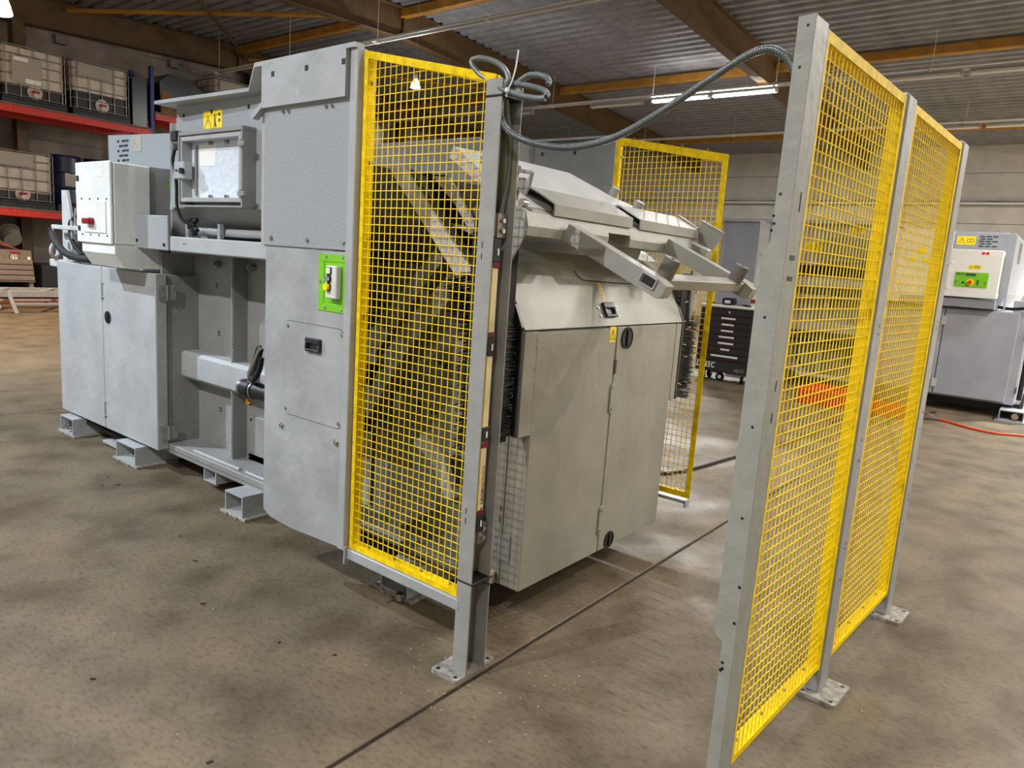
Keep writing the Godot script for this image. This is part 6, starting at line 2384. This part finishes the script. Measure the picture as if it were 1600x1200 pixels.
		single(q[0], m, q[4], q[1], "tool", "tools on the trolley top")


# ------------------------------------------------------------------ things lying on the floor
func floor_things() -> void:
	# red drip trays by the second press
	for q in [[-2.82, -1.98, "bright red slotted tray on the floor below the second press, the larger one"], [-1.92, -1.45, "red tray under the dark crate, behind the second mesh panel"]]:
		var t := thing("drip_tray", q[2], "tray", Vector3(q[0], 0, -10.2), 0.0, "red trays by the second press")
		var a: float = q[0]
		var b: float = q[1]
		var z0 := -9.92
		var z1 := -10.72
		var m := MB.new()
		m.box(Vector3(a, 0, z0 - 0.03), Vector3(b, 0.19, z0), 0.006).box(Vector3(a, 0, z1), Vector3(b, 0.19, z1 + 0.03), 0.006)
		m.box(Vector3(a, 0, z1 + 0.03), Vector3(a + 0.03, 0.19, z0 - 0.03)).box(Vector3(b - 0.03, 0, z1 + 0.03), Vector3(b, 0.19, z0 - 0.03))
		m.box(Vector3(a + 0.03, 0.002, z1 + 0.03), Vector3(b - 0.03, 0.02, z0 - 0.03))
		part(t, "basin", m, M.tray)
		m = MB.new()
		var n := int((b - a) / 0.09)
		for i in n:
			var x := a + 0.04 + i * 0.09
			m.box(Vector3(x, 0.165, z1 + 0.03), Vector3(x + 0.045, 0.185, z0 - 0.03), 0.003)
		for i in 4:
			m.box(Vector3(a + 0.03, 0.16, z1 + 0.12 + 0.18 * i), Vector3(b - 0.03, 0.18, z1 + 0.17 + 0.18 * i), 0.003)
		part(t, "grid", m, M.tray)
	var dc := MB.new()
	dc.box(Vector3(-1.90, 0.192, -10.7), Vector3(-1.46, 0.42, -9.95), 0.02)
	single("dark_crate", dc, M.board, "dark brown crate set on the small red tray", "crate")
	var yp := thing("yellow_stand", "short yellow stand rising beside the big red tray at the second press", "stand", Vector3(-2.2, 0, -10.35))
	var m := MB.new()
	m.box(Vector3(-2.27, 0.19, -10.40), Vector3(-2.20, 0.42, -10.33), 0.01).box(Vector3(-2.14, 0.19, -10.40), Vector3(-2.07, 0.50, -10.33), 0.01)
	part(yp, "leg", m, M.yellow)
	m = MB.new()
	m.box(Vector3(-2.30, 0.40, -10.42), Vector3(-2.04, 0.44, -10.30), 0.01)
	part(yp, "shelf", m, M.yellow)
	# cables
	m = MB.new()
	m.tube(smooth([-2.9, 0.012, -4.9, -2.4, 0.012, -5.19, -2.23, 0.012, -6.15, -2.12, 0.012, -6.96, -2.03, 0.012, -8.3, -2.05, 0.012, -8.9, -1.9, 0.012, -9.7, -1.3, 0.012, -10.9]), 0.012, 8)
	single("black_cable", m, M.rubber, "black cable running over the floor from under the press towards the second press", "cable")
	m = MB.new()
	m.tube(smooth([-1.22, 0.014, -10.35, -1.05, 0.014, -10.25, -0.80, 0.014, -10.05, -0.55, 0.014, -10.0, -0.29, 0.014, -10.14, 0.3, 0.014, -10.3, 1.2, 0.014, -10.0]), 0.013, 8)
	single("orange_cable", m, mat(Color(0.90, 0.30, 0.12), 0.45), "orange cable running to the right over the floor before the second press", "cable")
	m = MB.new()
	for k in 4:
		var ring := PackedVector3Array()
		for i in 24:
			var a := TAU * i / 24
			ring.append(Vector3(-1.42 + (0.22 - 0.02 * k) * cos(a), 0.018 + 0.018 * k + 0.006 * sin(3 * a), -10.35 + (0.15 - 0.01 * k) * sin(a + 0.3 * k)))
		m.tube(ring, 0.012, 6, true)
	single("cable_coil", m, M.board, "dull brown coil of cable at the end of the orange cable", "cable")
	# crumbs and paper shreds
	m = MB.new()
	for i in 170:
		var p := Vector3(rng.randf_range(-2.0, -1.3), 0, rng.randf_range(-2.8, -1.7))
		if i > 110:
			p = Vector3(rng.randf_range(-3.2, -0.3), 0, rng.randf_range(-3.8, -0.9))
		var s := rng.randf_range(0.0008, 0.0026)
		m.box(Vector3(-s, 0, -s * 0.6), Vector3(s, s * 0.5, s * 0.6), 0.0, Transform3D(Basis(Vector3.UP, rng.randf() * TAU), p))
	var cr := single("floor_crumbs", m, M.cream, "tiny pale crumbs and shreds scattered over the concrete around the guard post", "crumbs")
	cr.set_meta("kind", "stuff")
	m = MB.new()
	for p in [[-3.2, -0.87], [-2.6, -0.99], [-2.86, -1.55], [-1.9, -1.05], [-4.9, -2.0], [-4.7, -1.98], [-4.75, -1.9], [-3.65, -1.85], [-0.35, -2.3], [-0.25, -2.1], [-0.1, -2.2], [-0.3, -2.0], [-0.4, -1.7], [-3.3, -1.75], [-2.35, -1.6], [-2.12, -1.7], [0.1, -2.6]]:
		var s := rng.randf_range(0.006, 0.012)
		m.box(Vector3(-s, 0, -s * 0.5), Vector3(s, 0.004, s * 0.5), 0.001, Transform3D(Basis(Vector3.UP, rng.randf() * TAU), Vector3(p[0], 0, p[1])))
	var cd := single("floor_dirt", m, M.joint, "small dark specks of dirt lying over the near concrete floor", "dirt")
	cd.set_meta("kind", "stuff")
